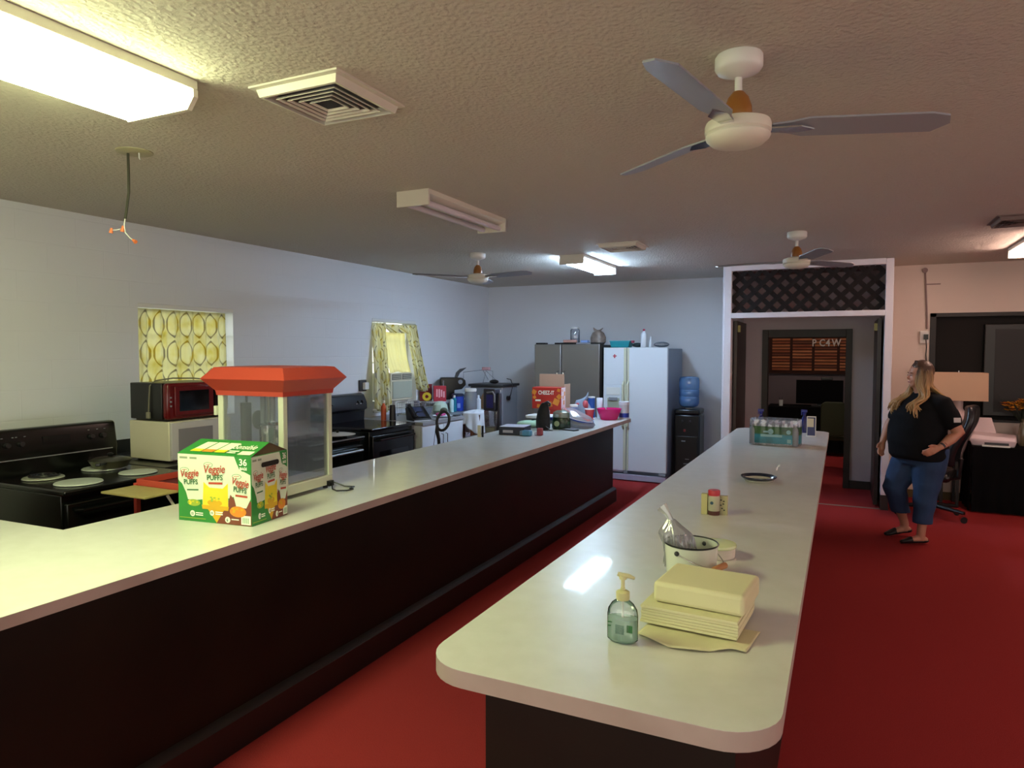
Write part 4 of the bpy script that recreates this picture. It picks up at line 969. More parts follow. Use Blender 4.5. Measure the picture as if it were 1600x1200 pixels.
t = thing('folded_cloth', 'pale green folded cloth behind the little packets on the left bar', 'cloth', (-2.93, 6.55, BT))
obj('cloth_fold', MB().sphere((0, 0, .037), .14, .10, .035, seg=20).sphere((.07, .02, .045), .08, .07, .03, seg=16), mat('mint_cloth', '#9db89c', .9), t)
t = thing('white_appliance', 'flat white lid-like scale standing behind the pale green cloth', 'scale', (-2.96, 6.98, BT))
obj('scale_body', MB().box(-.10, .10, -.10, .10, .0, .05), M_dkgrey, t, bevel=.01)
obj('scale_plate', MB().box(-.16, .14, -.12, .12, .06, .095), M_white, t, bevel=.01)
t = thing('black_bag', 'tall black fabric bottle bag standing on the left bar', 'bag', (-2.72, 6.42, BT))
g = MB().loft([[(.075 * s * math.cos(2 * PI * k / 20) + dx, .06 * s * math.sin(2 * PI * k / 20), z) for k in range(20)] for s, z, dx in ((.8, 0, 0), (1, .02, 0), (.98, .1, .0), (.85, .18, .005), (.62, .24, .012), (.45, .27, .02), (.2, .28, .03))])
obj('bag_body', g, mat('black_nylon', '#0e0f12', .7, bump=(25, .5, .01)), t)
obj('bag_strap', MB().tube([(.02, -.01, .27), (.06, -.02, .285), (.085, -.02, .265), (.08, -.03, .24)], .012).tube([(.05, -.05, .04), (.1, -.06, .006), (.14, -.09, .005), (.08, -.12, .005), (-.02, -.1, .005)], .004), M_black, t)
t = thing('green_bag', 'dark green produce bag beside the black fabric bag', 'bag', (-2.57, 6.54, BT))
g = MB().loft([[(.10 * s * math.cos(2 * PI * k / 20), .07 * s * math.sin(2 * PI * k / 20), z) for k in range(20)] for s, z in ((.9, 0), (1, .02), (.98, .10), (.9, .12))])
obj('bag_lower', g, mat('dark_green_film', '#16361f', .25, noise=(18, '#0d2014', .2)), t)
obj('bag_upper', MB().loft([[(.10 * s * math.cos(2 * PI * k / 20), .07 * s * math.sin(2 * PI * k / 20), z) for k in range(20)] for s, z in ((.9, .12), (.85, .17), (.5, .19))]), film('green_clear', '#8c9a84', .55), t)
obj('bag_label', MB().cyl((-.02, -.074, .06), (-.02, -.068, .06), .028, seg=20), mat('bag_label', '#8ea07c', .5), t)
obj('blue_tie', MB().box(-.11, -.075, -.05, -.02, .09, .12), mat('tie_blue', '#27408c', .4), t, bevel=.004)
# stack of paper plates in clear film
t = thing('plate_pack', 'film-wrapped stack of paper plates leaning at the edge of the left bar', 'plate pack', (-2.46, 6.75, BT))
M1 = Matrix.Translation((0, 0, .078)) @ Matrix.Rotation(math.radians(14), 4, 'Y')
obj('plate_stack', MB().lathe([(0, -.03), (.10, -.03), (.14, .0), (.155, .02), (.15, .026), (.10, .008), (0, .008)], (0, 0, 0), 40, M=M1), M_paper, t)
obj('blue_band', MB().lathe([(.128, -.012), (.158, .018), (.160, .024), (.13, -.008)], (0, 0, 0), 40, M=M1), mat('band_blue', '#3a52a0', .4), t)
g = MB().loft([[((.17 + .01 * math.sin(7 * 2 * PI * k / 36)) * s * math.cos(2 * PI * k / 36) + dx, .15 * s * math.sin(2 * PI * k / 36), z + .02 * math.cos(2 * PI * k / 36) * -1 * (s > .5)) for k in range(36)] for s, z, dx in ((.8, .012, 0), (1, .05, 0), (.9, .13, -.03), (.6, .18, -.08), (.2, .20, -.10))])
obj('wrap_film', g, film('plate_film', '#d4dbe6', .35, .12, .5), t)
st = MB()
for k in range(6):
    y = -.10 + k * .035; st.grid(lambda u, v, y=y: (-.14 + .28 * u, y + .020 * v, .20 - .12 * u + .004 * math.sin(9 * u)), 12, 1)
obj('printed_stripes', st, [mat('stripe_red', '#c05548', .3)], t, solid=.002)
t = thing('mobile_phone', 'phone with black edge lying in front of the plate pack', 'phone', (-2.44, 6.46, BT), math.radians(-18))
obj('phone_body', MB().box(-.08, .08, -.04, .04, 0, .012), M_black, t, bevel=.005)
obj('phone_back', MB().box(-.07, .07, -.034, .034, .012, .014), M_grey, t)
# cracker carton with open cardboard behind
t = thing('cracker_carton', 'red cracker carton lettered in white at the far end of the left bar', 'carton', (-3.06, 7.42, BT), math.radians(6))
M_chr = mat('carton_red', '#b3281e', .45); M_chc = mat('cracker_orange', '#d98a2e', .5); M_chw = mat('carton_pinkwhite', '#e3cfd4', .5)
obj('support_box', MB().box(-.06, .22, -.06, .10, 0, .13), M_chr, t, bevel=.003)
obj('carton_body', MB().box(-.19, .16, -.08, .10, .13, .375, mi=0), M_chr, t, bevel=.002)
obj('side_panel', MB().box(.16, .1615, -.078, .098, .133, .372), M_chw, t)
for u, z, a, s in ((-.165, .32, .5, .05), (.13, .345, .3, .035), (.10, .21, .4, .07), (.02, .18, -.3, .06), (-.11, .16, .2, .04), (-.16, .26, .9, .035), (.135, .27, .8, .05)):
    R = Matrix.Translation((u, -.0812, z)) @ Matrix.Rotation(a, 4, 'Y'); obj('cracker_print', MB().box(-s / 2, s / 2, -.0006, .0006, -s / 2, s / 2, M=R), M_chc, t)
for y, z, s in ((.03, .2, .05), (.06, .30, .05), (-.03, .34, .03), (.0, .26, .04)): obj('side_print', MB().box(.1612, .1622, y - s / 2, y + s / 2, z - s / 2, z + s / 2), M_chc, t)
pass
text('lettering', 'CHEEZ-IT', .062, M_inkw, t, frame_mx((-.115, -.0815, .295), (1, 0, 0), (0, 0, 1)), .0004, bold=.0012, xs=.72)
obj('small_caption', MB().box(-.15, -.085, -.0815, -.0808, .215, .235), M_inkw, t)
obj('base_label', MB().box(-.03, .02, -.062, -.06, .07, .11), M_inkw, t)
t = thing('cardboard_box', 'open tan cardboard box standing behind the red cracker carton', 'box', (-3.15, 7.68, BT))
obj('box_walls', MB().box(-.15, .17, -.005, .0, 0, .52).box(-.15, -.145, 0, .2, 0, .30).box(.165, .17, 0, .2, 0, .40).box(-.15, .17, .195, .2, 0, .30).box(-.15, .17, 0, .2, 0, .006), mat('cardboard', '#ad8b74', .85), t)
t = thing('white_pot', 'small white-capped blue tub peeking out right of the cracker carton', 'tub', (-2.80, 7.52, BT))
obj('tub_body', MB().lathe([(0, 0), (.04, 0), (.045, .15), (0, .15)]), mat('tub_bluegrey', '#6b7aa8', .4), t)
obj('tub_lid', MB().lathe([(.047, .148), (.048, .17), (.044, .175), (0, .175)]), M_white, t)
t = thing('bread_bag', 'knotted clear bag with red and blue print between carton and canister', 'bag', (-2.75, 7.70, BT))
g = MB().loft([[(r * math.cos(2 * PI * k / 24) * (1 + .1 * math.sin(5 * 2 * PI * k / 24)) + dx, r * .8 * math.sin(2 * PI * k / 24), z) for k in range(24)] for r, z, dx in ((.07, 0, -.0), (.10, .03, 0), (.10, .10, -.0), (.085, .17, -.02), (.06, .21, -.03), (.03, .235, .02), (.012, .27, .05), (.004, .31, .06))])
obj('bag_film', g, film('bread_film', '#b4c6dc', .6, .2, .4), t)
obj('red_print', MB().sphere((.04, -.035, .16), .038, .035, .06, seg=12).sphere((-.04, -.05, .17), .03, .02, .02, seg=10), mat('print_red', '#b44a54', .4), t)
t = thing('round_canister', 'blue cardboard canister with white lid beside the knotted bag', 'canister', (-2.70, 7.86, BT))
obj('can_body', MB().lathe([(0, 0), (.042, 0), (.042, .24), (0, .24)]), mat('canister_blue', '#1f4f9a', .35), t)
obj('can_lid', MB().lathe([(.044, .235), (.044, .25), (0, .252)]), M_white, t)
t = thing('party_cup', 'red plastic cup with white rim in front of the blue canister', 'cup', (-2.62, 7.56, BT))
obj('cup_body', MB().lathe([(0, 0), (.038, 0), (.056, .125), (.053, .125), (.036, .004), (0, .004)]), mat('cup_red', '#b32a35', .3), t)
obj('cup_rim', MB().lathe([(.055, .122), (.059, .126), (.055, .131), (.052, .127), (.055, .122)]), M_white, t)
t = thing('foam_cups', 'narrow white stack of foam cups between blue canister and pink bowl', 'cup stack', (-2.585, 7.82, BT))
obj('cup_stack', MB().lathe([(0, 0), (.03, 0), (.036, .10), (.037, .235), (.034, .24), (0, .24)]), M_cloth, t)
t = thing('mixing_bowl', 'bright pink mixing bowl at the far corner of the left bar', 'bowl', (-2.43, 7.70, BT))
M_pink = translucent(mat('hot_pink', '#d81a74', .25), '#e0307c', .25)
obj('bowl_body', MB().lathe([(0, 0), (.085, 0), (.095, .005), (.145, .128), (.141, .130), (.09, .008), (0, .006)], (0, 0, 0), 40), M_pink, t)
obj('spoon', MB().bar((.02, -.05, .03), (.0, -.135, .15), .014, .004), M_white, t)
t = thing('plastic_tub', 'translucent round tub with blue label right of the pink bowl', 'tub', (-2.30, 7.865, BT))
obj('tub_body', MB().lathe([(0, 0), (.055, 0), (.060, .17), (0, .17)]), mat('tub_haze', '#c0c4cc', .4), t)
obj('tub_lid', MB().lathe([(.063, .168), (.064, .20), (.06, .205), (0, .205)]), M_frwhite, t)
obj('tub_label', MB().lathe([(.0573, .02), (.0585, .02), (.0600, .07), (.0590, .07)]), mat('label_blue', '#263a94', .4), t)

# ---------------------------------------------------------------- clutter on the wall counter
CT = .92
t = thing('spray_can', 'orange bottle standing between the glass-top stove and the black cup', 'bottle', (-4.62, 6.33, CT))
obj('bottle_body', MB().lathe([(0, 0), (.03, 0), (.03, .15), (.014, .175), (.014, .20), (0, .20)]), mat('bottle_orange', '#c2501c', .35), t)
obj('cap', MB().lathe([(.016, .19), (.016, .22), (0, .222)]), M_cream, t)
tag(obj('black_cup', MB().lathe([(0, CT), (.038, CT), (.030, CT + .17), (.027, CT + .17), (.034, CT + .004), (0, CT + .004)], (-4.52, 6.36, 0)), M_black), 'tall black tumbler between orange bottle and desk phone', 'tumbler')
t = thing('desk_phone', 'black office desk phone with screen on the white kitchen cabinets', 'phone', (-4.27, 6.50, CT), math.radians(60))
Mt = Matrix.Translation((0, 0, .0)) @ Matrix.Rotation(math.radians(32), 4, 'X')
obj('phone_base', MB().prism([(-.10, 0), (.08, 0), (.11, .13), (.085, .15), (-.11, .02)], 'x', -.11, .11), M_black, t, bevel=.006)
n_ = Vector((0, -.13, .195)).normalized()
pf = frame_mx((-.11, -.105, .026), (1, 0, 0), (0, .19, .127))
sc = MB()
for (a, b, c, d) in ((.06, .17, .12, .20), (.07, .16, .03, .10)): sc.poly([pf @ Vector(p) for p in ((a, c, .004), (b, c, .004), (b, d, .004), (a, d, .004))])
obj('screen', sc, mat('phone_screen', '#39405a', .2), t)
obj('handset', MB().tube([pf @ Vector((.03, .01, .02)), pf @ Vector((.028, .06, .03)), pf @ Vector((.028, .17, .03)), pf @ Vector((.03, .215, .02))], [.02, .014, .014, .022]), M_black, t)
obj('silver_lip', MB().box(-.10, .10, -.115, -.10, .0, .008), M_cloth, t)
obj('cord', MB().tube([(.08, -.10, .015), (.13, -.15, .004), (.12, -.22, .003), (.08, -.27, -.01), (.05, -.30, -.12), (.02, -.31, -.3)], .003), M_dkgrey, t)
t = thing('mixing_bowl', 'glass bowl with a pale blue gleam right of the desk phone', 'bowl', (-4.38, 6.76, CT))
obj('bowl_body', MB().lathe([(0, 0), (.05, 0), (.10, .06), (.115, .12), (.111, .12), (.095, .062), (.045, .006), (0, .006)], (0, 0, 0), 32), film('bowl_glass', '#93a4ba', .45, .05, .6), t)
obj('bowl_content', MB().sphere((0, 0, .05), .055, .055, .02, seg=14), mat('aqua', '#7ab4c4', .4), t)
t = thing('dish_rack', 'wire dish rack with stacked glasses in front of the curtain', 'dish rack', (-4.62, 6.98, CT))
wr = MB()
for z in (.03, .10, .16):
    wr.tube([(-.13, -.20, z), (.13, -.20, z), (.13, .20, z), (-.13, .20, z), (-.13, -.20, z)], .003, seg=6)
for k in range(11):
    y = -.20 + .04 * k; wr.tube([(-.13, y, .16), (-.13, y, .02), (.13, y, .02), (.13, y, .16)], .0022, seg=6)
obj('wire_frame', wr, M_chrome, t)
obj('feet', MB().box(-.13, -.12, -.2, -.19, 0, .03).box(.12, .13, -.2, -.19, 0, .03).box(.12, .13, .19, .2, 0, .03).box(-.13, -.12, .19, .2, 0, .03), M_grey, t)
gi = 0
for (x, y, r, hh_, c) in ((-4.66, 6.88, .035, .12, 'clear drinking glass nearest the bowl in the dish rack'), (-4.62, 7.0, .04, .15, 'clear drinking glass in the middle of the dish rack'), (-4.60, 7.12, .032, .13, 'clear drinking glass at the far end of the dish rack')):
    tag(obj('drinking_glass', MB().lathe([(r * .8, CT + .025), (r, CT + .025 + hh_), (r - .003, CT + .025 + hh_), (r * .8 - .003, CT + .03), (0, CT + .03), (0, CT + .025)], (x, y, 0), 24), film('tumbler_glass', '#a8a4b8', .4, .05, .6)), c, 'glass', 'drinking glasses in the dish rack')
tag(obj('dinner_plate', MB().lathe([(0, CT + .004), (.07, CT + .004), (.12, CT + .02), (.122, CT + .018), (.072, CT), (0, CT)], (-4.22, 6.94, 0), 40), M_cloth), 'white plate lying at the counter edge right of the glass bowl', 'plate')
tag(obj('sponge', MB().box(-4.27, -4.18, 6.86, 6.95, CT + .019, CT + .05), mat('pink_sponge', '#c9548c', .8), bevel=.01), 'pink sponge resting on the white plate', 'sponge')
t = thing('tape_roll', 'yellow ring-shaped roll standing on the dish rack', 'roll', (-4.56, 7.13, CT + .163))
obj('ring', MB().lathe([(.022, -.015), (.052, -.015), (.055, 0), (.052, .015), (.022, .015), (.02, 0), (.022, -.015)], (0, 0, 0), 28, M=Matrix.Translation((0, 0, .055)) @ Matrix.Rotation(math.radians(75), 4, 'X') @ Matrix.Rotation(.5, 4, 'Y')), mat('tape_yellow', '#d2b62a', .5), t)
tag(obj('shelf_riser', MB().box(-4.98, -4.60, 7.52, 8.42, CT + .105, CT + .12).box(-4.98, -4.96, 7.52, 8.42, CT - .004, CT + .105).box(-4.62, -4.60, 7.52, 7.54, CT - .004, CT + .105).box(-4.62, -4.60, 8.4, 8.42, CT - .004, CT + .105), M_frwhite), 'low white shelf riser lifting the coffee maker off the counter', 'shelf')
R0 = CT + .12
t = thing('coffee_maker', 'black pod coffee maker with its lid flipped open', 'coffee maker', (-4.77, 8.10, R0), math.radians(35))
sil = [(-.17, 0), (.15, 0), (.15, .03), (.02, .035), (.02, .13), (.12, .14), (.175, .20), (.17, .26), (.13, .29), (.05, .30), (-.155, .30), (-.17, .285)]
obj('body', MB().prism(sil, 'y', -.10, .10), mat('coffee_black', '#0c0c0f', .2), t, bevel=.012)
obj('open_lid', MB().prism([(.03, .29), (.07, .30), (.10, .36), (.19, .43), (.10, .41), (.05, .36)], 'y', -.05, .05), M_dkgrey, t, bevel=.006)
obj('silver_strip', MB().box(-.135, -.12, -.104, -.10, .12, .26), M_grey, t)
obj('chrome_ring', MB().cyl((.10, -.10, .24), (.10, -.106, .24), .03, seg=20), M_grey, t)
t = thing('snack_box', 'bright red and pink snack box beside the coffee maker', 'box', (-4.74, 7.72, R0), math.radians(38))
obj('box_body', MB().box(-.08, .08, -.05, .05, 0, .20), mat('box_red', '#b3283c', .45), t, bevel=.002)
obj('printed_letters', MB().box(-.05, -.03, -.0515, -.05, .06, .16).box(-.02, .0, -.0515, -.05, .05, .16).box(.01, .03, -.0515, -.05, .06, .15).box(.04, .06, -.0515, -.05, .05, .13), mat('box_pinkwhite', '#e8a8b4', .5), t)
tag(obj('snack_box', MB().box(-4.97, -4.88, 7.60, 7.76, R0, R0 + .22), mat('box_darkred', '#7a1c24', .5), bevel=.002), 'dark red box tucked behind the bright red snack box', 'box')
t = thing('cleaner_bottle', 'slim turquoise bottle with white cap before the blue canister on the wall counter', 'bottle', (-4.46, 7.62, CT))
obj('bottle_body', MB().lathe([(0, 0), (.026, 0), (.028, .01), (.028, .16), (.012, .18), (0, .18)]), mat('turquoise', '#1f7f9a', .25), t)
obj('cap', MB().lathe([(.014, .178), (.014, .21), (0, .212)]), M_white, t)
tag(obj('cleaner_bottle', MB().lathe([(0, CT), (.026, CT), (.026, CT + .15), (.012, CT + .17), (0, CT + .17)], (-4.44, 7.52, 0)), mat('pale_aqua', '#b4d0d8', .35)), 'pale aqua bottle left of the slim turquoise bottle', 'bottle')
t = thing('wipes_canister', 'broad royal blue wipes tub in front of the coffee maker', 'tub', (-4.50, 7.78, CT))
obj('tub_body', MB().lathe([(0, 0), (.075, 0), (.078, .01), (.075, .19), (0, .19)]), mat('royal_blue', '#1e3fa8', .35), t)
obj('tub_lid', MB().lathe([(.079, .188), (.08, .21), (.07, .222), (0, .224)]), mat('navy_lid', '#1b2440', .4), t)
obj('tub_label', MB().box(.07, .079, -.02, .02, .04, .10, M=Matrix.Rotation(-.9, 4, 'Z')), mat('tub_label_blue', '#7f9ade', .4), t)
t = thing('storage_jar', 'large clear storage jar with white lid holding white powder', 'jar', (-4.36, 7.87, CT))
obj('jar_glass', MB().lathe([(0, 0), (.075, 0), (.08, .01), (.08, .22), (.07, .245), (.07, .26)], (0, 0, 0), 32), film('jar_glass', '#a9b2bd', .45, .08, .5), t)
obj('jar_powder', MB().lathe([(0, .006), (.074, .006), (.074, .07), (.03, .10), (0, .105)]), M_cloth, t)
obj('jar_lid', MB().lathe([(.076, .25), (.078, .28), (.07, .29), (0, .29)]), M_white, t)
t = thing('lotion_bottle', 'white squat bottle right of the storage jar', 'bottle', (-4.36, 8.08, CT))
obj('bottle_body', MB().lathe([(0, 0), (.035, 0), (.037, .01), (.034, .13), (.014, .15), (0, .15)]), M_frwhite, t); obj('cap', MB().lathe([(.016, .148), (.014, .19), (0, .19)]), M_frwhite, t)
t = thing('paper_bag', 'brown paper bag right of the white bottle, partly behind the jug', 'bag', (-4.37, 8.36, CT))
obj('bag_body', MB().loft([[(-.06, -.10, 0), (.07, -.10, 0), (.07, .10, 0), (-.06, .10, 0)], [(-.055, -.095, .14), (.065, -.1, .14), (.06, .1, .14), (-.05, .09, .14)], [(-.02, -.09, .20), (.03, -.09, .21), (.03, .09, .20), (-.01, .09, .21)]]), mat('brown_paper', '#8c6c50', .9), t, smooth=False)
t = thing('green_packet', 'crumpled mint and white packet left of the turquoise bottle', 'packet', (-4.50, 7.34, CT))
obj('packet_body', MB().loft([[(.09 * s * math.cos(2 * PI * k / 14) * (1 + .15 * math.sin(k * 2.2)), .11 * s * math.sin(2 * PI * k / 14) * (1 + .12 * math.cos(k * 3)), z) for k in range(14)] for s, z in ((.8, 0), (1, .04), (.85, .11), (.4, .15))]), mat('mint_packet', '#b5c8b8', .6), t)
obj('dark_patch', MB().sphere((.09, -.06, .04), .05, .05, .04, seg=10), mat('olive_dark', '#4c4f40', .7), t)
tag(obj('serving_tray', MB().box(-4.40, -4.12, 7.07, 7.19, CT, CT + .012), M_dkgrey, bevel=.004), 'small dark tray at the counter edge below the mint packet', 'tray')
# grey machine with black rim, wires on top, standing at the end by the back wall
t = thing('waste_bin', 'grey bin-like machine with black rim and dark front strip by the back wall', 'bin', (-4.47, 8.75, 0))
obj('bin_body', MB().box(-.25, .26, -.25, .25, 0, 1.20), M_grey, t, bevel=.02)
tag(t, 'tall grey bin with black rim and dark front strip against the back wall', 'bin')
obj('rim', MB().box(-.27, .28, -.27, .27, 1.20, 1.235), M_dkgrey, t, bevel=.008)
obj('dark_strip', MB().box(.12, .25, -.256, -.25, .62, 1.05), M_black, t)
obj('paper_label', MB().box(.06, .24, -.257, -.251, 1.07, 1.16), M_paper, t)
obj('side_knob', MB().cyl((.26, -.1, 1.04), (.30, -.1, 1.04), .03), M_black, t)
t = thing('wire_basket', 'bent wire rack with a pink grip lying on the grey bin', 'rack', (-4.55, 8.66, 1.236))
obj('wires', MB().tube([(-.28, -.15, .003), (-.28, -.15, .16), (.05, -.1, .20), (.16, -.1, .18), (.16, -.1, .02)], .004).tube([(-.1, .1, .003), (.0, .0, .18), (.14, .1, .02)], .004).tube([(.0, -.1, .2), (.1, -.12, .06)], .004), M_grey, t)
obj('grip', MB().box(.0, .12, -.13, -.08, .19, .235), mat('pink_grip', '#b88c94', .5), t, bevel=.01)
obj('clip', MB().sphere((.18, -.1, .034), .07, .05, .03, seg=12), M_black, t)
tag(obj('black_cable', MB().tube([(-4.17, 8.64, 1.05), (-4.13, 8.60, 1.10), (-4.10, 8.60, 1.22), (-4.14, 8.62, 1.30), (-4.22, 8.66, 1.31)], .006), M_black), 'black cable looping at the right side of the grey bin', 'cable')
struct('trim_7', MB().box(-4.18, -3.3, YB - .012, YB, 1.215, 1.235), M_dkgrey)
# cart with brown cans under a white cloth
t = thing('storage_cart', 'wooden cart with brown cans half hidden under a white cloth', 'cart', (-4.02, 7.43, 0))
cf = MB().box(-.12, .12, -.17, .17, .91, .93).box(-.12, .12, -.17, .17, .60, .62)
for a_, b_ in ((-.12, -.17), (.095, -.17), (-.12, .145), (.095, .145)): cf.box(a_, a_ + .025, b_, b_ + .025, 0, .91)
obj('cart_frame', cf, mat('cart_brown', '#5a3f34', .6), t)
for k in range(4):
    tag(obj('food_can', MB().cyl((-3.95 - .07 * (k % 2), 7.31 + (k // 2) * .10, .621), (-3.95 - .07 * (k % 2), 7.31 + (k // 2) * .10, .76), .033, seg=18), mat('can_copper', '#8f5a44', .35)), 'brown can on the upper shelf of the cart below the white cloth', 'can', 'brown cans on the cart')
def clo(u, v):
    a = 2 * PI * u; c, s = math.cos(a), math.sin(a); kk = (abs(c) ** 3 + abs(s) ** 3) ** (-1 / 3)
    if v < .5:
        q = v / .5; return (-4.02 + .145 * c * kk * q, 7.43 + .195 * s * kk * q, .975 - .03 * q * q + .006 * math.sin(9 * a) * q)
    q = (v - .5) / .5; L = .30 - .14 * max(0, math.cos(a + 1.9)) + .03 * math.sin(4 * a); w = .02 * math.sin(11 * a) * q + .035 * q
    return (-4.02 + (.145 + w) * c * kk, 7.43 + (.195 + w) * s * kk, .945 - L * q)
tag(obj('white_cloth', MB().grid(clo, 120, 24), M_cloth, solid=.003), 'white cloth draped over the cart at the end of the kitchen counter', 'cloth')
# ---------------------------------------------------------------- refrigerators
t = thing('refrigerator', 'grey steel side-by-side refrigerator left of the white one', 'refrigerator', (-3.37, 8.80, 0))
obj('cabinet', MB().box(-.48, .49, .05, .75, .03, 1.78), M_dkgrey, t, bevel=.006)
for nm, a, b in (('door', -.49, -.098), ('door', -.088, .455)):
    d = obj(nm, MB().box(a, b, 0, .05, .07, 1.79), M_steel, t, bevel=.008)
    x = -.135 if b < 0 else -.045
    obj('handle', MB().tube([(x, 0, 1.42), (x, -.05, 1.40), (x + (.004 if b < 0 else -.0), -.058, 1.1), (x, -.05, .72), (x, 0, .70)], .013), M_chrome, d)
obj('black_edge', MB().box(.458, .492, .0, .05, .05, 1.80), M_black, t)
obj('badge', MB().box(.26, .38, -.002, 0, 1.715, 1.725), M_grey, t)
for a_, b_ in ((-.48, -.34), (-.2, .08), (.32, .47)): obj('hinge_cover', MB().box(a_, b_, .02, .12, 1.79, 1.811), M_black, t, bevel=.004)
obj('kick_plate', MB().box(-.46, .46, .03, .05, 0, .07), M_black, t)
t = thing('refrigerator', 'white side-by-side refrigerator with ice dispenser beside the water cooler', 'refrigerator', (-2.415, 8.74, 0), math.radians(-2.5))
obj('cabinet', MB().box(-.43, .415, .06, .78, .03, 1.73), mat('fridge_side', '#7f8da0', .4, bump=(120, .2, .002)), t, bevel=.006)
M_yel = mat('yellowed_gasket', '#c6c7b0', .4)
d1 = obj('freezer_door', MB().box(-.43, -.118, 0, .055, .13, 1.25).box(-.43, -.118, 0, .055, 1.25, 1.742).box(-.43, -.118, .045, .055, .1, 1.742), M_frwhite, t, bevel=.006)
d2 = obj('fridge_door', MB().box(-.108, .425, 0, .055, .13, 1.742), M_frwhite, t, bevel=.008)
for par, x in ((d1, -.15), (d2, -.085)):
    obj('edge_strip', MB().box(x - (.0 if x < -.1 else .02), x + (.03 if x < -.1 else .0) + .006, -.004, 0, .14, 1.735), M_yel, par)
    obj('handle', MB().tube([(x, 0, 1.30), (x, -.04, 1.26), (x, -.045, 1.0), (x, -.04, .72), (x, 0, .68)], .014), M_yel, par)
ds = obj('dispenser', MB().box(-.395, -.185, -.006, 0, .78, 1.24), M_frwhite, t, bevel=.004)
obj('dispenser_panel', MB().box(-.385, -.195, -.012, -.006, 1.12, 1.22), M_white, ds, bevel=.003)
obj('dispenser_recess', MB().box(-.37, -.205, -.009, -.0065, .85, 1.08), mat('recess_grey', '#9aa08c', .5), ds)
obj('dispenser_spout', MB().box(-.35, -.23, -.022, -.009, 1.045, 1.09), M_grey, ds, bevel=.003)
obj('magnet', MB().box(-.30, -.25, -.004, 0, 1.625, 1.64, M=None).box(-.285, -.268, -.005, -.001, 1.605, 1.655), mat('magnet_red', '#b03a48', .4), t)
obj('kick_grille', MB().box(-.42, .42, -.015, .03, .012, .085), mat('kick_grey', '#a9a4b8', .4), t, bevel=.004)
obj('bottom_hinge', MB().box(-.14, -.09, -.01, .03, .09, .13).box(.33, .42, -.02, .04, .095, .125), M_grey, t, bevel=.004)
# things on top of the refrigerators
t = thing('glass_jar', 'tall clear jar with white lid on the grey refrigerator', 'jar', (-3.33, 8.98, 1.812))
obj('jar_glass', MB().lathe([(0, 0), (.06, 0), (.065, .01), (.065, .17), (.05, .195)], (0, 0, 0), 28), film('jar_clear', '#93a0b4', .25, .08, .5), t)
obj('jar_lid', MB().lathe([(.052, .19), (.054, .21), (0, .214)]), M_white, t)
t = thing('nut_bag', 'brownish tied plastic bag on the grey refrigerator', 'bag', (-3.02, 9.05, 1.785))
obj('bag_body', MB().loft([[(r * math.cos(2 * PI * k / 22) * (1 + .08 * math.sin(4 * 2 * PI * k / 22)), r * .8 * math.sin(2 * PI * k / 22), z) for k in range(22)] for r, z in ((.07, 0), (.10, .03), (.10, .10), (.075, .16), (.03, .195), (.02, .20))]), mat('brown_bag', '#6d6058', .35, noise=(22, '#94847a', .2)), t)
obj('bag_ears', MB().prism([(0, .19), (-.07, .235), (-.06, .19)], 'y', -.01, .01).prism([(0, .19), (.07, .23), (.03, .18)], 'y', -.01, .01), mat('bag_ear', '#8d7e76', .5), t)
tag(obj('magazine', MB().box(-3.46, -3.26, 8.86, 8.885, 1.812, 1.85), mat('salmon', '#b48478', .6), bevel=.006), 'small salmon-coloured packet in front of the tall jar', 'packet')
tag(obj('blue_box', MB().box(-3.22, -3.12, 8.90, 9.0, 1.812, 1.845), mat('pale_blue_box', '#7f98cc', .5), bevel=.003), 'small pale blue box between the tall jar and the tied bag', 'box')
t = thing('storage_tub', 'teal plastic tub on the left of the white refrigerator', 'tub', (-2.66, 8.95, 1.745))
obj('tub_body', MB().loft([[(-.12, -.08, 0), (.12, -.08, 0), (.12, .08, 0), (-.12, .08, 0)], [(-.135, -.09, .075), (.135, -.09, .075), (.135, .09, .075), (-.135, .09, .075)]]), mat('teal', '#1f8a94', .35), t, bevel=.006)
obj('tub_lid', MB().box(-.14, .14, -.095, .095, .075, .088), mat('teal_lid', '#3aa4b0', .35), t, bevel=.004)
tag(obj('dark_cloth', MB().sphere((-2.43, 8.92, 1.776), .075, .08, .03, seg=14), mat('dark_green_cloth', '#1c2c30', .8)), 'dark rumpled cloth between teal tub and tall white bottle', 'cloth')
tag(obj('small_cap', MB().cyl((-2.49, 8.9, 1.803), (-2.49, 8.9, 1.835), .022, seg=16), mat('cap_maroon', '#9a3450', .5)), 'maroon cap lying on the dark rumpled cloth', 'cap')
t = thing('bleach_bottle', 'tall white bottle with red cap on the white refrigerator', 'bottle', (-2.33, 8.85, 1.745))
obj('bottle_body', MB().loft([[(.042 * s * math.cos(2 * PI * k / 20), .035 * s * math.sin(2 * PI * k / 20), z) for k in range(20)] for s, z in ((.9, 0), (1, .01), (1, .16), (.8, .185), (.35, .205), (.32, .215))]), M_frwhite, t)
obj('cap', MB().cyl((0, 0, .213), (0, 0, .238), .015, seg=16), mat('bleach_cap', '#b03050', .4), t)
t = thing('squeeze_bottle', 'small pointed white bottle right of the tall white bottle', 'bottle', (-2.24, 8.85, 1.745))
obj('bottle_body', MB().lathe([(0, 0), (.022, 0), (.022, .08), (.010, .10), (.004, .14), (0, .14)]), M_frwhite, t)
tag(obj('clear_bag', MB().sphere((-2.11, 8.90, 1.782), .10, .08, .036, seg=14), film('clear_crumple', '#a4b4c0', .4, .2, .4)), 'crumpled clear bag at the right end of the white refrigerator top', 'bag')
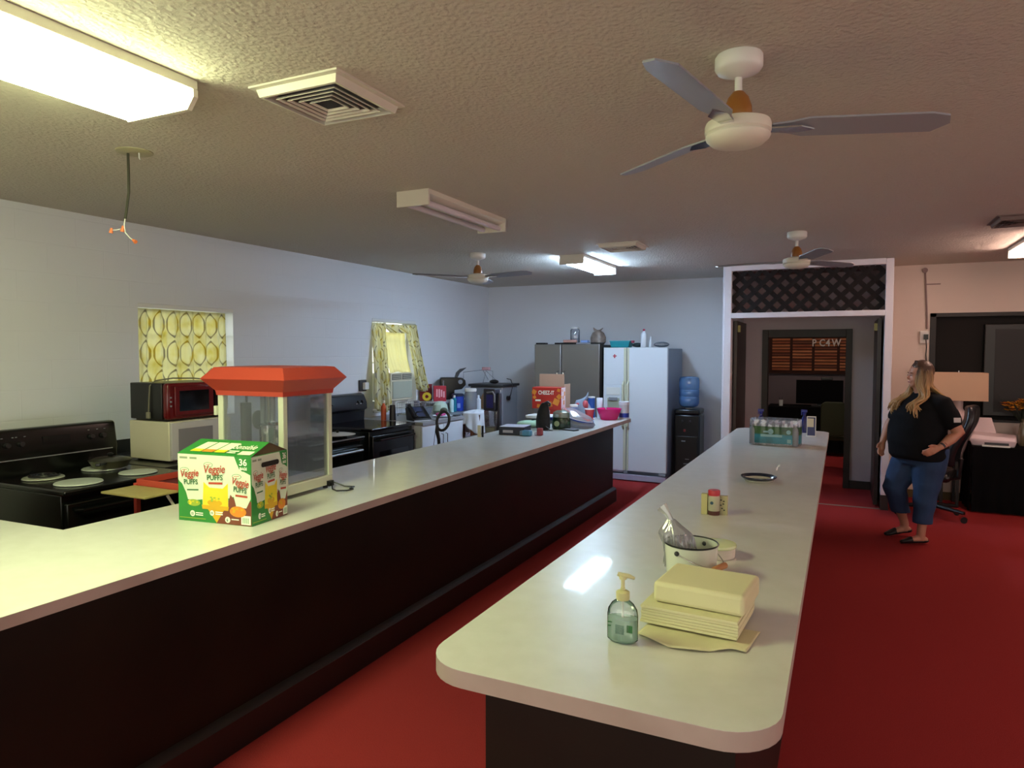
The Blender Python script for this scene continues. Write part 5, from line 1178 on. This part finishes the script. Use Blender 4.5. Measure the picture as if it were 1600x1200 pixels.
# ---------------------------------------------------------------- water cooler
t = thing('water_cooler', 'black water cooler carrying a blue bottle beside the white refrigerator', 'water cooler', (-1.79, 9.10, 0))
obj('body', MB().box(-.16, .17, -.15, .17, 0, .88).box(-.155, .165, -.155, .165, .88, .95), mat('cooler_black', '#0e1016', .3), t, bevel=.02)
obj('front_panel', MB().box(-.13, .14, -.158, -.15, .08, .60), M_black, t, bevel=.006)
obj('tap', MB().cyl((-.05, -.15, .80), (-.05, -.19, .79), .012).cyl((.05, -.15, .80), (.05, -.19, .79), .012), M_dkgrey, t)
obj('hot_light', MB().box(-.035, -.01, -.160, -.152, .66, .69), mat('cooler_red', '#7a2028', .4), t)
obj('logo', MB().box(-.06, -.01, -.160, -.158, .53, .545).box(-.01, .04, -.160, -.158, .30, .31).box(-.03, .03, -.160, -.158, .24, .25), M_grey, t)
bt_ = MB().lathe([(.03, .95), (.05, .96), (.11, .985), (.128, 1.02), (.128, 1.10), (.122, 1.11), (.128, 1.12), (.128, 1.19), (.122, 1.20), (.128, 1.21), (.128, 1.32), (.118, 1.355), (.08, 1.365), (0, 1.365)], (0, 0, 0), 36)
M_wb = film('blue_bottle', '#7fb2e8', .5, .06, .55)
b = obj('water_bottle', bt_, M_wb, t)
obj('water', MB().lathe([(0, .97), (.05, .97), (.106, .99), (.122, 1.02), (.122, 1.17), (0, 1.17)], (0, 0, 0), 36), film('blue_water', '#4f9ad8', .45, .05, .5), b)
obj('neck', MB().lathe([(.03, .93), (.045, .935), (.045, .96), (.03, .965)]), M_white, t)
# broom leaning behind the door casing
t = thing('broom', 'blue-ended broom and mop leaning in the corner beside the doorway casing', 'broom', (-1.32, 9.05, 0))
obj('stick', MB().tube([(-.08, 0, .04), (.0, .28, 1.18)], .011), mat('stick_pale', '#a5b4c8', .4), t)
obj('blue_grip', MB().tube([(-.004, .27, 1.12), (.0, .285, 1.22), (-.02, .29, 1.30)], .016), mat('grip_blue', '#2c3a84', .4), t)
obj('brush', MB().loft([[(-.20, -.06, .0), (.02, -.06, .0), (.02, .06, .0), (-.20, .06, .0)], [(-.14, -.03, .22), (-.03, -.03, .22), (-.03, .03, .22), (-.14, .03, .22)]]), mat('brush_blue', '#2c3560', .9), t)

# ---------------------------------------------------------------- room seen through the doorway
FY = 13.28
t = thing('pallet_wall', 'orange-brown slatted pallet wood display on the far wall beyond the doorway', 'wood display', (-.45, FY, 0))
woods = [mat('pallet_wood_a', '#a85f38', .7, noise=(5, '#7a4028', .3), stretch=(1, 1, 8)), mat('pallet_wood_b', '#c58050', .7, noise=(5, '#9c5a38', .3), stretch=(1, 1, 8)), mat('pallet_wood_c', '#6e3c28', .7)]
bk_ = MB().box(-.75, .8, -.03, -.005, 1.30, 2.0); obj('backing', bk_, mat('pallet_shadow', '#3a2018', .9), t)
xs_ = [-.70, -.36, .0, .40, .78]
for r in range(12):
    z = 1.36 + r * .053; m = MB()
    for i in range(4):
        m.box(xs_[i] + .015, xs_[i + 1] - .03, -.055, -.03, z, z + .036, mi=(r + i * 2) % 3 if r % 2 else 1 if (r + i) % 3 else 0)
    obj('slat_row', m, woods, t, smooth=False)
obj('upright', MB().box(.56, .60, -.075, -.05, 1.42, 1.88), mat('pale_upright', '#c4a094', .7), t)
M_let = mat('letters_white', '#d8d0c8', .6)
for s, x in (('P', -.03), ('C', .085), ('4', .19), ('W', .285)):
    o = text('wall_letter', s, .17, M_let, None, Matrix.Identity(4), .012, bold=.004, xs=.8)
    o.matrix_world = frame_mx((-.45 + x, FY - .09, 1.79), (1, 0, 0), (0, 0, 1))
    tag(o, 'white letter %s in the row above the far pallet wood display' % s, 'letter', 'white letters on the far wall')
t = thing('desk', 'long table under a black cloth in the far room', 'table', (-.15, 12.6, 0))
obj('tabletop', MB().box(-.95, .9, -.35, .35, .74, .77), M_black, t)
obj('leg', MB().box(-.9, -.86, -.3, -.26, 0, .74).box(.82, .86, -.3, -.26, 0, .74).box(-.9, -.86, .26, .3, 0, .74).box(.82, .86, .26, .3, 0, .74), M_black, t)
def drape(x0, x1, y, z1, z0, n, a=.02, m=M_blackmatt, nm='black_tablecloth'):
    return MB().grid(lambda u, v: (x0 + (x1 - x0) * u, y - a * v * (1 + math.sin(2 * PI * n * u + 2 * v)), z1 + (z0 - z1) * v), n * 10, 6)
g = drape(-1.12, .77, 12.24, .775, .06, 14).box(-1.12, .77, 12.24, 12.97, .772, .776)
tag(obj('black_tablecloth', g, M_blackmatt), 'pleated black cloth on the table in the far room', 'tablecloth')
t = thing('monitor', 'large black screen standing on the far table beneath the letters', 'monitor', (-.33, 12.62, .776))
obj('screen', MB().box(-.36, .36, -.02, .02, .04, .44), M_blackmatt, t, bevel=.004); obj('stand', MB().box(-.12, .12, -.08, .08, 0, .012).box(-.03, .03, -.01, .01, .01, .1), M_black, t)
obj('webcam', MB().box(.02, .20, -.02, .02, .44, .49), M_black, t, bevel=.01)
t = thing('pen_pot', 'small white and dark pot left of the far screen', 'pot', (-.92, 12.5, .776))
obj('pot', MB().lathe([(0, 0), (.03, 0), (.033, .10), (.03, .10), (.028, .004), (0, .004)]), M_white, t); obj('pens', MB().bar((0, 0, .01), (.02, 0, .15), .008, .008).bar((0, 0, .01), (-.025, .01, .14), .008, .008), M_dkgrey, t)
t = thing('side_shelf', 'low reddish wooden bench left of the far table', 'bench', (-1.40, 12.3, 0))
obj('seat', MB().box(-.25, .25, -.18, .18, .50, .53), mat('reddish_wood', '#8f4c40', .5), t); obj('leg', MB().box(-.22, -.18, -.15, .15, 0, .50).box(.18, .22, -.15, .15, 0, .50), M_dkgrey, t); obj('shelf', MB().box(-.22, .22, -.16, .16, .36, .385), mat('reddish_wood2', '#6e4038', .5), t)
t = thing('dark_speaker', 'dark upright cabinet at the left edge of the far table', 'cabinet', (-1.36, 12.92, 0))
obj('cabinet_body', MB().box(-.13, .13, -.12, .12, 0, 1.18), M_black, t, bevel=.01); obj('green_light', MB().box(-.02, .0, -.122, -.12, 1.05, 1.06), mat('green_dot', '#2a5c4a', .4), t)
t = thing('upholstered_chair', 'olive-green round-backed chair inside the doorway', 'chair', (-.09, 10.75, 0))
M_olive = mat('olive_fabric', '#3a3a20', .85)
obj('backrest', MB().prism(rrect(-.17, .17, .50, .98, .08), 'y', -.03, .03), M_olive, t, bevel=.015)
obj('seat', MB().box(-.20, .20, 0, .42, .43, .49), M_olive, t, bevel=.02)
for x in (-.18, .18):
    for y in (.02, .40): obj('leg', MB().box(x - .012, x + .012, y - .012, y + .012, 0, .43), M_black, t)

t = thing('ceiling_light', 'warm ceiling light in the far room beyond the doorway', 'light fixture', (-.5, 11.6, 2.8), 0, 'fluorescent ceiling lights')
obj('housing', MB().box(-.6, .6, -.12, .12, -.05, 0), M_fix, t); obj('diffuser', MB().box(-.58, .58, -.1, .1, -.07, -.05), emat('far_room_glow', (1, .72, .55), 9.0), t)
# ---------------------------------------------------------------- right side: table, printer, lamp, flowers, chair, screen
t = thing('wall_television', 'large dark television mounted in the black recess', 'television', (2.1, YR + .06, 1.48))
obj('panel', MB().box(-.68, .9, -.09, 0, -.50, .52), M_black, t, bevel=.01); obj('screen', MB().box(-.58, .85, -.094, -.09, -.45, .46), mat('tv_screen', '#1c1f21', .6), t)
t = thing('folding_table', 'long table fully covered by a black cloth below the television', 'table', (2.45, 8.88, 0))
obj('tabletop', MB().box(-1.15, 1.2, -.25, .25, .665, .688), M_black, t)
for x in (-1.1, 1.15): obj('leg', MB().box(x - .02, x + .02, -.22, -.18, 0, .665).box(x - .02, x + .02, .18, .22, 0, .665), M_black, t)
g = drape(1.26, 3.65, 8.60, .695, .015, 16, .014).box(1.26, 3.65, 8.60, 9.16, .691, .695)
g.grid(lambda u, v: (1.26 - .015 * v * (1 + math.sin(20 * u)), 8.60 + .56 * u, .695 - .68 * v), 20, 5)
tag(obj('black_tablecloth', g, M_blackmatt), 'black cloth reaching the carpet on the table below the television', 'tablecloth')
M_prn = mat('printer_white', '#d9c6c8', .4); TZ = .696
t = thing('inkjet_printer', 'white printer with raised paper support on the black-clothed table', 'printer', (1.475, 8.82, TZ), math.radians(-8))
obj('printer_body', MB().loft([[(-.19, -.13, 0), (.18, -.13, 0), (.19, .13, 0), (-.18, .13, 0)], [(-.215, -.15, .07), (.195, -.15, .06), (.205, .14, .08), (-.20, .14, .09)], [(-.19, -.12, .12), (.19, -.13, .10), (.20, .13, .11), (-.18, .13, .135)]]), M_prn, t, bevel=.01)
obj('paper_support', MB().prism([(-.19, .11), (.03, .11), (-.02, .285), (-.14, .285)], 'y', .09, .105), M_prn, t, bevel=.006)
obj('output_slot', MB().box(-.08, .13, -.147, -.12, .018, .042), M_dkgrey, t); obj('output_tray', MB().box(-.10, .14, -.185, -.12, .002, .014), M_paper, t)
t = thing('table_lamp', 'table lamp with wide pale rectangular shade behind the woman', 'lamp', (1.08, 8.95, .50))
obj('lamp_shade', MB().loft([[(-.22, -.12, .66), (.34, -.12, .66), (.34, .12, .66), (-.22, .12, .66)], [(-.215, -.115, .965), (.335, -.115, .965), (.335, .115, .965), (-.215, .115, .965)]], cap=False), translucent(mat('shade_linen', '#e0c4a8', .9), '#e8c8a4', .3), t, smooth=False, solid=.004)
obj('lamp_base', MB().lathe([(0, 0), (.07, 0), (.075, .01), (.05, .03), (.09, .15), (.125, .32), (.13, .42), (.11, .50), (.06, .55), (.05, .57), (.05, .66), (.01, .66), (.008, .93), (0, .93)], (.08, 0, 0)), mat('lamp_ceramic', '#c4b0b0', .3), t)
obj('finial', MB().cyl((.08, 0, .93), (.08, 0, .985), .006), M_chrome, t)
tag(obj('lamp_stand', MB().box(.99, 1.19, 8.82, 9.15, .47, .50).box(1.0, 1.03, 8.83, 8.86, 0, .47).box(1.15, 1.18, 8.83, 8.86, 0, .47).box(1.0, 1.03, 9.11, 9.14, 0, .47).box(1.15, 1.18, 9.11, 9.14, 0, .47), M_black), 'small black stand under the table lamp, left of the clothed table', 'side table')
t = thing('flower_vase', 'bouquet of yellow-orange flowers in a glass vase at the right edge', 'flowers', (1.745, 8.90, TZ))
obj('vase', MB().lathe([(0, 0), (.03, 0), (.04, .02), (.045, .12), (.03, .22), (.022, .27), (.028, .29)]), mat('vase_glass', '#7d745c', .1, trans=.4), t)
lf = MB(); fl = MB(); fo = MB(); random.seed(3)
for k in range(60):
    a = random.random() * 2 * PI; q = random.random() ** .6; c = Vector((.20 * q * math.cos(a), .13 * q * math.sin(a), .37 + .14 * random.random() * (1 - q * .5)))
    tgt = fl if k % 3 else fo
    for j in range(6):
        b = 2 * PI * j / 6 + k; d = Vector((math.cos(b), math.sin(b), .35)) * .046; n_ = Vector((-math.sin(b), math.cos(b), 0)) * .014
        tgt.poly([c, c + d * .5 + n_, c + d, c + d * .5 - n_])
    lf.tube([(0, 0, .22), c * .6 + Vector((0, 0, .10)), c], .002, seg=5)
for k in range(16):
    a = random.random() * 2 * PI; c = Vector((.10 * math.cos(a), .09 * math.sin(a), .34)); d = Vector((.14 * math.cos(a), .12 * math.sin(a), .05 + .16 * random.random())); n_ = Vector((-math.sin(a), math.cos(a), 0)) * .014
    lf.poly([c, c + d * .5 + n_, c + d, c + d * .5 - n_])
obj('stems', lf, mat('leaf_dark', '#1f2c1a', .6), t); obj('yellow_blooms', fl, mat('bloom_yellow', '#d99a1c', .6), t, solid=.001); obj('orange_blooms', fo, mat('bloom_orange', '#c9741c', .6), t, solid=.001)
tag(obj('picture_frame', MB().box(1.86, 1.90, 8.9, 9.05, .696, .90), M_cream), 'narrow cream frame just right of the flower vase', 'frame')
# office chair
t = thing('office_chair', 'black office chair with curved high back beside the table', 'chair', (.98, 8.15, 0), math.radians(-14))
def cb(u, v):
    z = .56 + .60 * v; x = .07 + .15 * v - .03 * math.sin(2 * PI * v); w = .24 * (1 - .35 * (abs(v - .45) * 2) ** 3 * .6)
    y = (u - .5) * 2 * w; return (x - .05 * (1 - (2 * u - 1) ** 2), y, z)
obj('backrest', MB().grid(cb, 16, 20), mat('chair_leather', '#1a1b1f', .3), t, solid=.07, sub=1)
obj('seat', MB().box(-.40, .06, -.25, .25, .40, .49), M_black, t, bevel=.035)
obj('back_bracket', MB().tube([(-.1, 0, .39), (.10, 0, .43), (.12, 0, .62)], .025), M_black, t)
for s in (-1, 1): obj('armrest', MB().tube([(-.25, s * .27, .43), (-.25, s * .29, .60), (.04, s * .29, .62)], .018).box(-.29, .04, s * .29 - .035, s * .29 + .035, .61, .635), M_black, t)
obj('gas_post', MB().cyl((-.12, 0, .10), (-.12, 0, .40), .028), M_black, t)
for k in range(5):
    a = 2 * PI * k / 5 - .35; e = Vector((-.12 + .31 * math.cos(a), .31 * math.sin(a), .075))
    l = obj('base_leg', MB().tube([(-.12, 0, .13), e + Vector((0, 0, .02))], [.028, .018]), M_black, t)
    obj('caster', MB().cyl(e + Vector((.0, -.02, -.046)), e + Vector((0, .02, -.046)), .029, seg=16), M_black, l)
# ---------------------------------------------------------------- the woman walking left past the doorway
PC = Vector((.655, 7.08, 0))
FA = math.radians(213); FW = Vector((math.cos(FA), math.sin(FA), 0)); LF = Vector((-math.sin(FA), math.cos(FA), 0))
HA = math.radians(198); HF = Vector((math.cos(HA), math.sin(HA), 0)); HL = Vector((-math.sin(HA), math.cos(HA), 0))
def W(f, l, z): return FW * f + LF * l + Vector((0, 0, z))
def H(f, l, z): return Vector((-.015, .0, 0)) + FW * .02 + HF * f + HL * l + Vector((0, 0, z))
def st(p, *r): return (p.x, p.y, p.z) + r
def ring_loft(mb, rows, n=26):
    """rows: (z, cf, cl, hd, hw)"""
    R = []
    for z, cf, cl, hd, hw in rows:
        R.append([W(cf + hd * math.cos(2 * PI * k / n), cl + hw * math.sin(2 * PI * k / n), z) for k in range(n)])
    mb.loft(R); return mb
woman = thing('person', 'woman with long blonde-brown hair, black t-shirt and blue jeans walking left', 'person', PC)
M_skin = mat('skin', '#c08a72', .5, sss=.1, noise=(8, '#b57a64', .3))
LSH, LEL, LWR, LHA = W(-.02, .20, 1.245), W(-.115, .285, 1.00), W(.05, .285, .885), W(.135, .255, .835)
RSH, REL, RWR, RHA = W(0, -.20, 1.245), W(.10, -.285, 1.02), W(.185, -.265, .87), W(.205, -.255, .80)
b = MB()
ring_loft(b, [(.74, .0, 0, .15, .18), (.85, .02, 0, .18, .20), (1.0, .03, 0, .17, .20), (1.15, .01, 0, .14, .19), (1.25, -.01, 0, .11, .18), (1.30, -.01, 0, .075, .12), (1.325, -.01, 0, .05, .07)])
limb(b, [st(W(-.01, 0, 1.27), .062, .062), st(H(-.02, 0, 1.33), .056, .056), st(H(.0, 0, 1.40), .056, .056)])
# head: skull, face mass, jaw, cheeks, nose, lips, brow, ear
HM = Matrix(((HF.x, HL.x, 0, 0), (HF.y, HL.y, 0, 0), (0, 0, 1, 0), (0, 0, 0, 1)))
b.sphere(H(-.008, 0, 1.505), .092, .074, .098, seg=28, M=HM)
b.sphere(H(.028, 0, 1.455), .060, .062, .078, seg=24, M=HM)
b.sphere(H(.048, 0, 1.405), .036, .040, .030, seg=20, M=HM)
b.sphere(H(.010, 0, 1.385), .050, .052, .030, seg=20, M=HM)
for s in (-1, 1):
    b.sphere(H(.048, s * .033, 1.445), .030, .024, .028, seg=16, M=HM)
    b.sphere(H(-.005, s * .074, 1.47), .016, .008, .026, seg=12, M=HM)
    b.sphere(H(.070, s * .022, 1.502), .014, .020, .008, seg=12, M=HM)
b.loft([[H(.080, .006, 1.497), H(.080, -.006, 1.497), H(.06, -.008, 1.497), H(.06, .008, 1.497)], [H(.108, .010, 1.462), H(.108, -.010, 1.462), H(.06, -.018, 1.46), H(.06, .018, 1.46)], [H(.098, .014, 1.448), H(.098, -.014, 1.448), H(.06, -.016, 1.45), H(.06, .016, 1.45)]])
b.sphere(H(.083, 0, 1.428), .010, .022, .006, seg=14, M=HM); b.sphere(H(.080, 0, 1.416), .010, .020, .007, seg=14, M=HM)
# arms
limb(b, [st(LSH, .060), st(LSH.lerp(LEL, .5), .058), st(LEL, .050), st(LEL.lerp(LWR, .4), .046), st(LWR, .029, .024)])
limb(b, [st(RSH, .060), st(RSH.lerp(REL, .5), .056), st(REL, .048), st(REL.lerp(RWR, .4), .042), st(RWR, .027, .023)])
def hand(mb, wr, tip, side, curl, spread=.009):
    d = (tip - wr).normalized(); sd = side.normalized(); sd = (sd - d * sd.dot(d)).normalized(); nn = d.cross(sd)
    limb(mb, [st(wr, .024, .022), st(wr + d * .035, .030, .017), st(wr + d * .075, .034, .014)])
    kn = wr + d * .078
    for i, (o_, L) in enumerate(((-1.5, .062), (-.5, .074), (.5, .070), (1.5, .056))):
        p0 = kn + sd * (o_ * .0175) - d * .012; r = .0092 if i < 3 else .008
        c1 = curl; p1 = p0 + d * (L * .45 + .012); p2 = p1 + (d * math.cos(c1) + nn * math.sin(c1)) * L * .32; p3 = p2 + (d * math.cos(c1 * 1.8) + nn * math.sin(c1 * 1.8)) * L * .25
        limb(mb, [st(p0, r * 1.05), st(p1, r), st(p2, r * .92), st(p3, r * .78)])
    t0 = wr + d * .028 - sd * .022; t1 = t0 - sd * .026 + d * .026 + nn * .008; t2 = t1 + d * .026 - sd * .006 + nn * .008
    limb(mb, [st(t0, .013), st(t1, .0105), st(t2, .0085)])
hand(b, LWR, LHA, Vector((0, 0, 1)) * -1 + FW * -.3, -.5)
hand(b, RWR, RHA, FW * -1, .45)
# legs
LHIP, LKN, LAN = W(.0, .105, .76), W(.035, .11, .46), W(.06, .10, .095)
RHIP, RKN, RAN = W(.03, -.105, .76), W(.17, -.11, .46), W(.03, -.15, .12)
for hp, kn_, an in ((LHIP, LKN, LAN), (RHIP, RKN, RAN)):
    limb(b, [st(hp, .10), st(hp.lerp(kn_, .5), .085), st(kn_, .062), st(kn_.lerp(an, .35), .058), st(kn_.lerp(an, .8), .038), st(an, .036)])
FD = Vector((-.93, -.36, 0)).normalized(); FS = Vector((.36, -.93, 0))
def foot(mb, an, zb, pitch, g=0.):
    z0 = zb; heel = Vector((an.x, an.y, z0)) - FD * .035
    P = lambda f, dz: heel + FD * f + Vector((0, 0, dz - math.sin(pitch) * f))
    limb(mb, [st(P(.0, .038), .026 + g), st(P(.06, .045), .030 + g, .032 + g), st(P(.12, .032), .035 + g, .024 + g), st(P(.17, .020), .034 + g, .014 + g), st(P(.195, .016), .022 + g, .010 + g)]); return P
foot(b, LAN, .004, 0); foot(b, RAN, .03, .12)
limb(b, [st(LAN, .036), st(Vector((LAN.x, LAN.y, .05)), .033)]); limb(b, [st(RAN, .036), st(Vector((RAN.x, RAN.y, .075)), .033)])
body = obj('body', blob(b, .0065, 5), M_skin, woman, angle=180)
# jeans
M_jean = mat('blue_denim', '#27466f', .85, noise=(5, '#1a2c4c', .35), bump=(90, .25, .003))
j = MB()
ring_loft(j, [(.70, .01, 0, .165, .215), (.76, .005, 0, .195, .235), (.84, .01, 0, .205, .235), (.90, .02, 0, .20, .225)])
limb(j, [st(W(-.01, .105, .77), .135), st(LHIP.lerp(LKN, .35), .128, .13), st(LKN, .098), st(LKN.lerp(LAN, .4), .084), st(W(.052, .103, .20), .075), st(W(.055, .102, .12), .074)])
limb(j, [st(W(.0, -.105, .77), .135), st(RHIP.lerp(RKN, .35), .128, .13), st(RKN, .098), st(RKN.lerp(RAN, .4), .082), st(RKN.lerp(RAN, .74), .070), st(RKN.lerp(RAN, .95), .070)])
jm = blob(j, .011, 6)
dl = [v for v in jm.bm.verts if v.co.z < (.185 if v.co.dot(LF) > -.02 else .235)]
bmesh.ops.delete(jm.bm, geom=dl, context='VERTS')
for v in jm.bm.verts:      # soft creases
    v.co += v.normal * .0035 * math.sin(38 * v.co.z + 9 * v.co.x) * (1 if v.co.z < .55 else .4)
jo = obj('jeans', jm, M_jean, woman, angle=180, solid=.004)
obj('rivet', MB().sphere(W(.16, .175, .765), .006), M_chrome, jo)
# t-shirt
M_tee = mat('black_tee', '#0d0e12', .9, bump=(7, .35, .02), spec=.2)
s_ = MB()
ring_loft(s_, [(.745, .02, 0, .20, .238), (.78, .03, 0, .222, .25), (.90, .045, 0, .228, .25), (1.02, .045, 0, .225, .24), (1.14, .04, 0, .205, .225), (1.22, .015, 0, .165, .215), (1.285, -.005, 0, .115, .185), (1.32, -.01, 0, .085, .12), (1.335, -.01, 0, .07, .085)], 34)
limb(s_, [st(W(-.01, .15, 1.245), .088), st(LSH, .086), st(LSH.lerp(LEL, .45), .084, .08), st(LSH.lerp(LEL, .62), .080, .076)])
limb(s_, [st(W(0, -.15, 1.245), .084), st(RSH, .080), st(RSH.lerp(REL, .45), .076), st(RSH.lerp(REL, .62), .074)])
sm_ = blob(s_, .011, 8)
for v in sm_.bm.verts:
    v.co += v.normal * .004 * math.sin(24 * v.co.z + 14 * v.co.x + 5 * math.sin(9 * v.co.y)) * (1 if v.co.z < 1.2 else .3)
so = obj('t_shirt', sm_, M_tee, woman, angle=180)
pc = LSH.lerp(LEL, .56); pn = (Vector((.45, -.88, .1))).normalized(); px_ = Vector((.88, .45, 0)).normalized()
obj('sleeve_label', MB().box(-.03, .03, -.02, .02, -.002, .002, M=frame_mx(pc + pn * .078, px_, pn.cross(px_))), mat('sleeve_patch', '#c9c6c6', .7), so, bevel=.001)
# watch, shoes
M_shoe = mat('black_flats', '#0b0b0e', .5)
obj('wristwatch', MB().lathe([(.029, -.009), (.0315, -.007), (.0315, .007), (.029, .009)], (0, 0, 0), 24, sy=.9, M=Matrix.Translation(LEL.lerp(LWR, .90)) @ (LWR - LEL).to_track_quat('Z', 'Y').to_matrix().to_4x4()), M_dkgrey, woman)
obj('bracelet', MB().lathe([(.031, -.003), (.034, 0), (.031, .003)], (0, 0, 0), 24, sy=.9, M=Matrix.Translation(LEL.lerp(LWR, .80)) @ (LWR - LEL).to_track_quat('Z', 'Y').to_matrix().to_4x4()), M_chrome, woman)
for an, zb, pt in ((LAN, .004, 0), (RAN, .03, .12)):
    f_ = MB(); foot(f_, an, zb, pt, .005)
    fb = blob(f_, .005, 3); heel = Vector((an.x, an.y, zb)) - FD * .035
    dl = []
    for v in fb.bm.verts:      # open instep of a flat: keep sides low, toe closed
        q = (v.co - heel).dot(FD); top = .038 if q < .02 else (.030 if q < .115 else .2)
        if v.co.z - zb + math.sin(pt) * max(0, q) > top: dl.append(v)
    bmesh.ops.delete(fb.bm, geom=dl, context='VERTS')
    obj('shoe', fb, M_shoe, woman, angle=180, solid=.003)
# face details
M_eye = mat('eye_dark', '#2a1d18', .3); M_lip = mat('lips', '#a35a54', .5); M_brow = mat('brow', '#6a4a38', .8)
for s in (-1, 1):
    e = obj('eye', MB().sphere(H(.078, s * .030, 1.484), .008, .010, .005, seg=12, M=HM), mat('eye_white', '#cfc4bc', .3), woman)
    obj('iris', MB().sphere(H(.087, s * .030, 1.484), .003, .005, .005, seg=10, M=HM), M_eye, e)
    obj('eyebrow', MB().tube([H(.084, s * .016, 1.503), H(.086, s * .030, 1.508), H(.072, s * .046, 1.502)], [.003, .0035, .002]), M_brow, woman)
obj('lips', MB().sphere(H(.089, 0, 1.424), .006, .020, .006, seg=14, M=HM), M_lip, woman)
# hair: cap and long wavy locks falling over both shoulders
def hair_mat():
    m = mat('blonde_hair', '#8d6a4a', .45, bump=(60, .6, .006), stretch=(1, 1, .12)); nt = m.node_tree; bs = nt.nodes['Principled BSDF']
    tc = nt.nodes.new('ShaderNodeTexCoord'); sp = nt.nodes.new('ShaderNodeSeparateXYZ'); nt.links.new(tc.outputs['Object'], sp.inputs[0])
    n = nt.nodes.new('ShaderNodeTexNoise'); n.inputs['Scale'].default_value = 34; mp = nt.nodes.new('ShaderNodeMapping'); mp.inputs['Scale'].default_value = (1, 1, .1)
    nt.links.new(tc.outputs['Object'], mp.inputs[0]); nt.links.new(mp.outputs[0], n.inputs['Vector'])
    ad = nt.nodes.new('ShaderNodeMath'); ad.operation = 'MULTIPLY_ADD'; nt.links.new(sp.outputs[2], ad.inputs[0]); ad.inputs[1].default_value = -3.2; ad.inputs[2].default_value = 4.9
    a2 = nt.nodes.new('ShaderNodeMath'); a2.operation = 'ADD'; nt.links.new(ad.outputs[0], a2.inputs[0]); nt.links.new(n.outputs['Fac'], a2.inputs[1])
    r = nt.nodes.new('ShaderNodeValToRGB'); r.color_ramp.elements[0].position = .42; r.color_ramp.elements[0].color = lin('#4a3226'); r.color_ramp.elements[1].position = 1.0; r.color_ramp.elements[1].color = lin('#b08a5c')
    nt.links.new(a2.outputs[0], r.inputs[0]); nt.links.new(r.outputs[0], bs.inputs['Base Color']); return m
hr = MB(); random.seed(11)
hr.sphere(H(-.022, 0, 1.520), .094, .086, .098, seg=26, M=HM)
cap = blob(hr, .009, 3)
dl = [v for v in cap.bm.verts if (v.co - H(0, 0, 0)).dot(HF) > .045 and v.co.z < 1.545 or v.co.z < 1.44]
bmesh.ops.delete(cap.bm, geom=dl, context='VERTS')
M_hair = hair_mat()
ho = obj('hair', cap, M_hair, woman, angle=180, solid=.006)
lk = MB()
for k in range(150):
    s = 1 if k % 2 else -1; u = random.random()      # u: 0 front, 1 back of head
    a = math.radians(25 + 150 * u); top = H(.03 - .06 * u, s * .015, 1.612 - .01 * u)
    side_ = H(.088 * math.cos(a) * .85 - .02, s * .090 * math.sin(a) + s * .004, 1.50 + random.uniform(-.01, .02))
    jaw = H(.075 * math.cos(a) - .015, s * (.092 * math.sin(a) + .012), 1.40)
    fr_ = u < .55
    if fr_: sh = W(.09 - .04 * u, s * random.uniform(.06, .15), 1.30); en = W(.19 + random.uniform(-.03, .02), s * random.uniform(.05, .19), 1.12 + random.uniform(0, .09))
    else: sh = W(-.12, s * random.uniform(.0, .12), 1.30); en = W(-.16, s * random.uniform(0, .13), 1.16 + random.uniform(0, .08))
    ctrl = [top, side_, jaw, sh, sh.lerp(en, .5) + (W(.05, 0, 0) if fr_ else W(-.02, 0, 0)), en]; pts = []; ph = random.random() * 6
    for i in range(len(ctrl) - 1):
        p0 = ctrl[max(i - 1, 0)]; p1 = ctrl[i]; p2 = ctrl[i + 1]; p3 = ctrl[min(i + 2, len(ctrl) - 1)]
        for q in range(5):
            t_ = q / 5; v = .5 * ((2 * p1) + (p2 - p0) * t_ + (2 * p0 - 5 * p1 + 4 * p2 - p3) * t_ * t_ + (-p0 + 3 * p1 - 3 * p2 + p3) * t_ ** 3)
            w_s = .010 * min(1, max(0, (i + t_ - 1) / 2)); pts.append(v + Vector((math.sin(ph + 2.4 * (i + t_)) * w_s, math.cos(ph + 2.1 * (i + t_)) * w_s, 0)))
    pts.append(en); n = len(pts)
    lk.tube(pts, [.0075 * (1 if i < n * .8 else 1 - (i - n * .8) / (n * .2) * .8) for i in range(n)], seg=6)
obj('hair_locks', lk, M_hair, ho, angle=180)
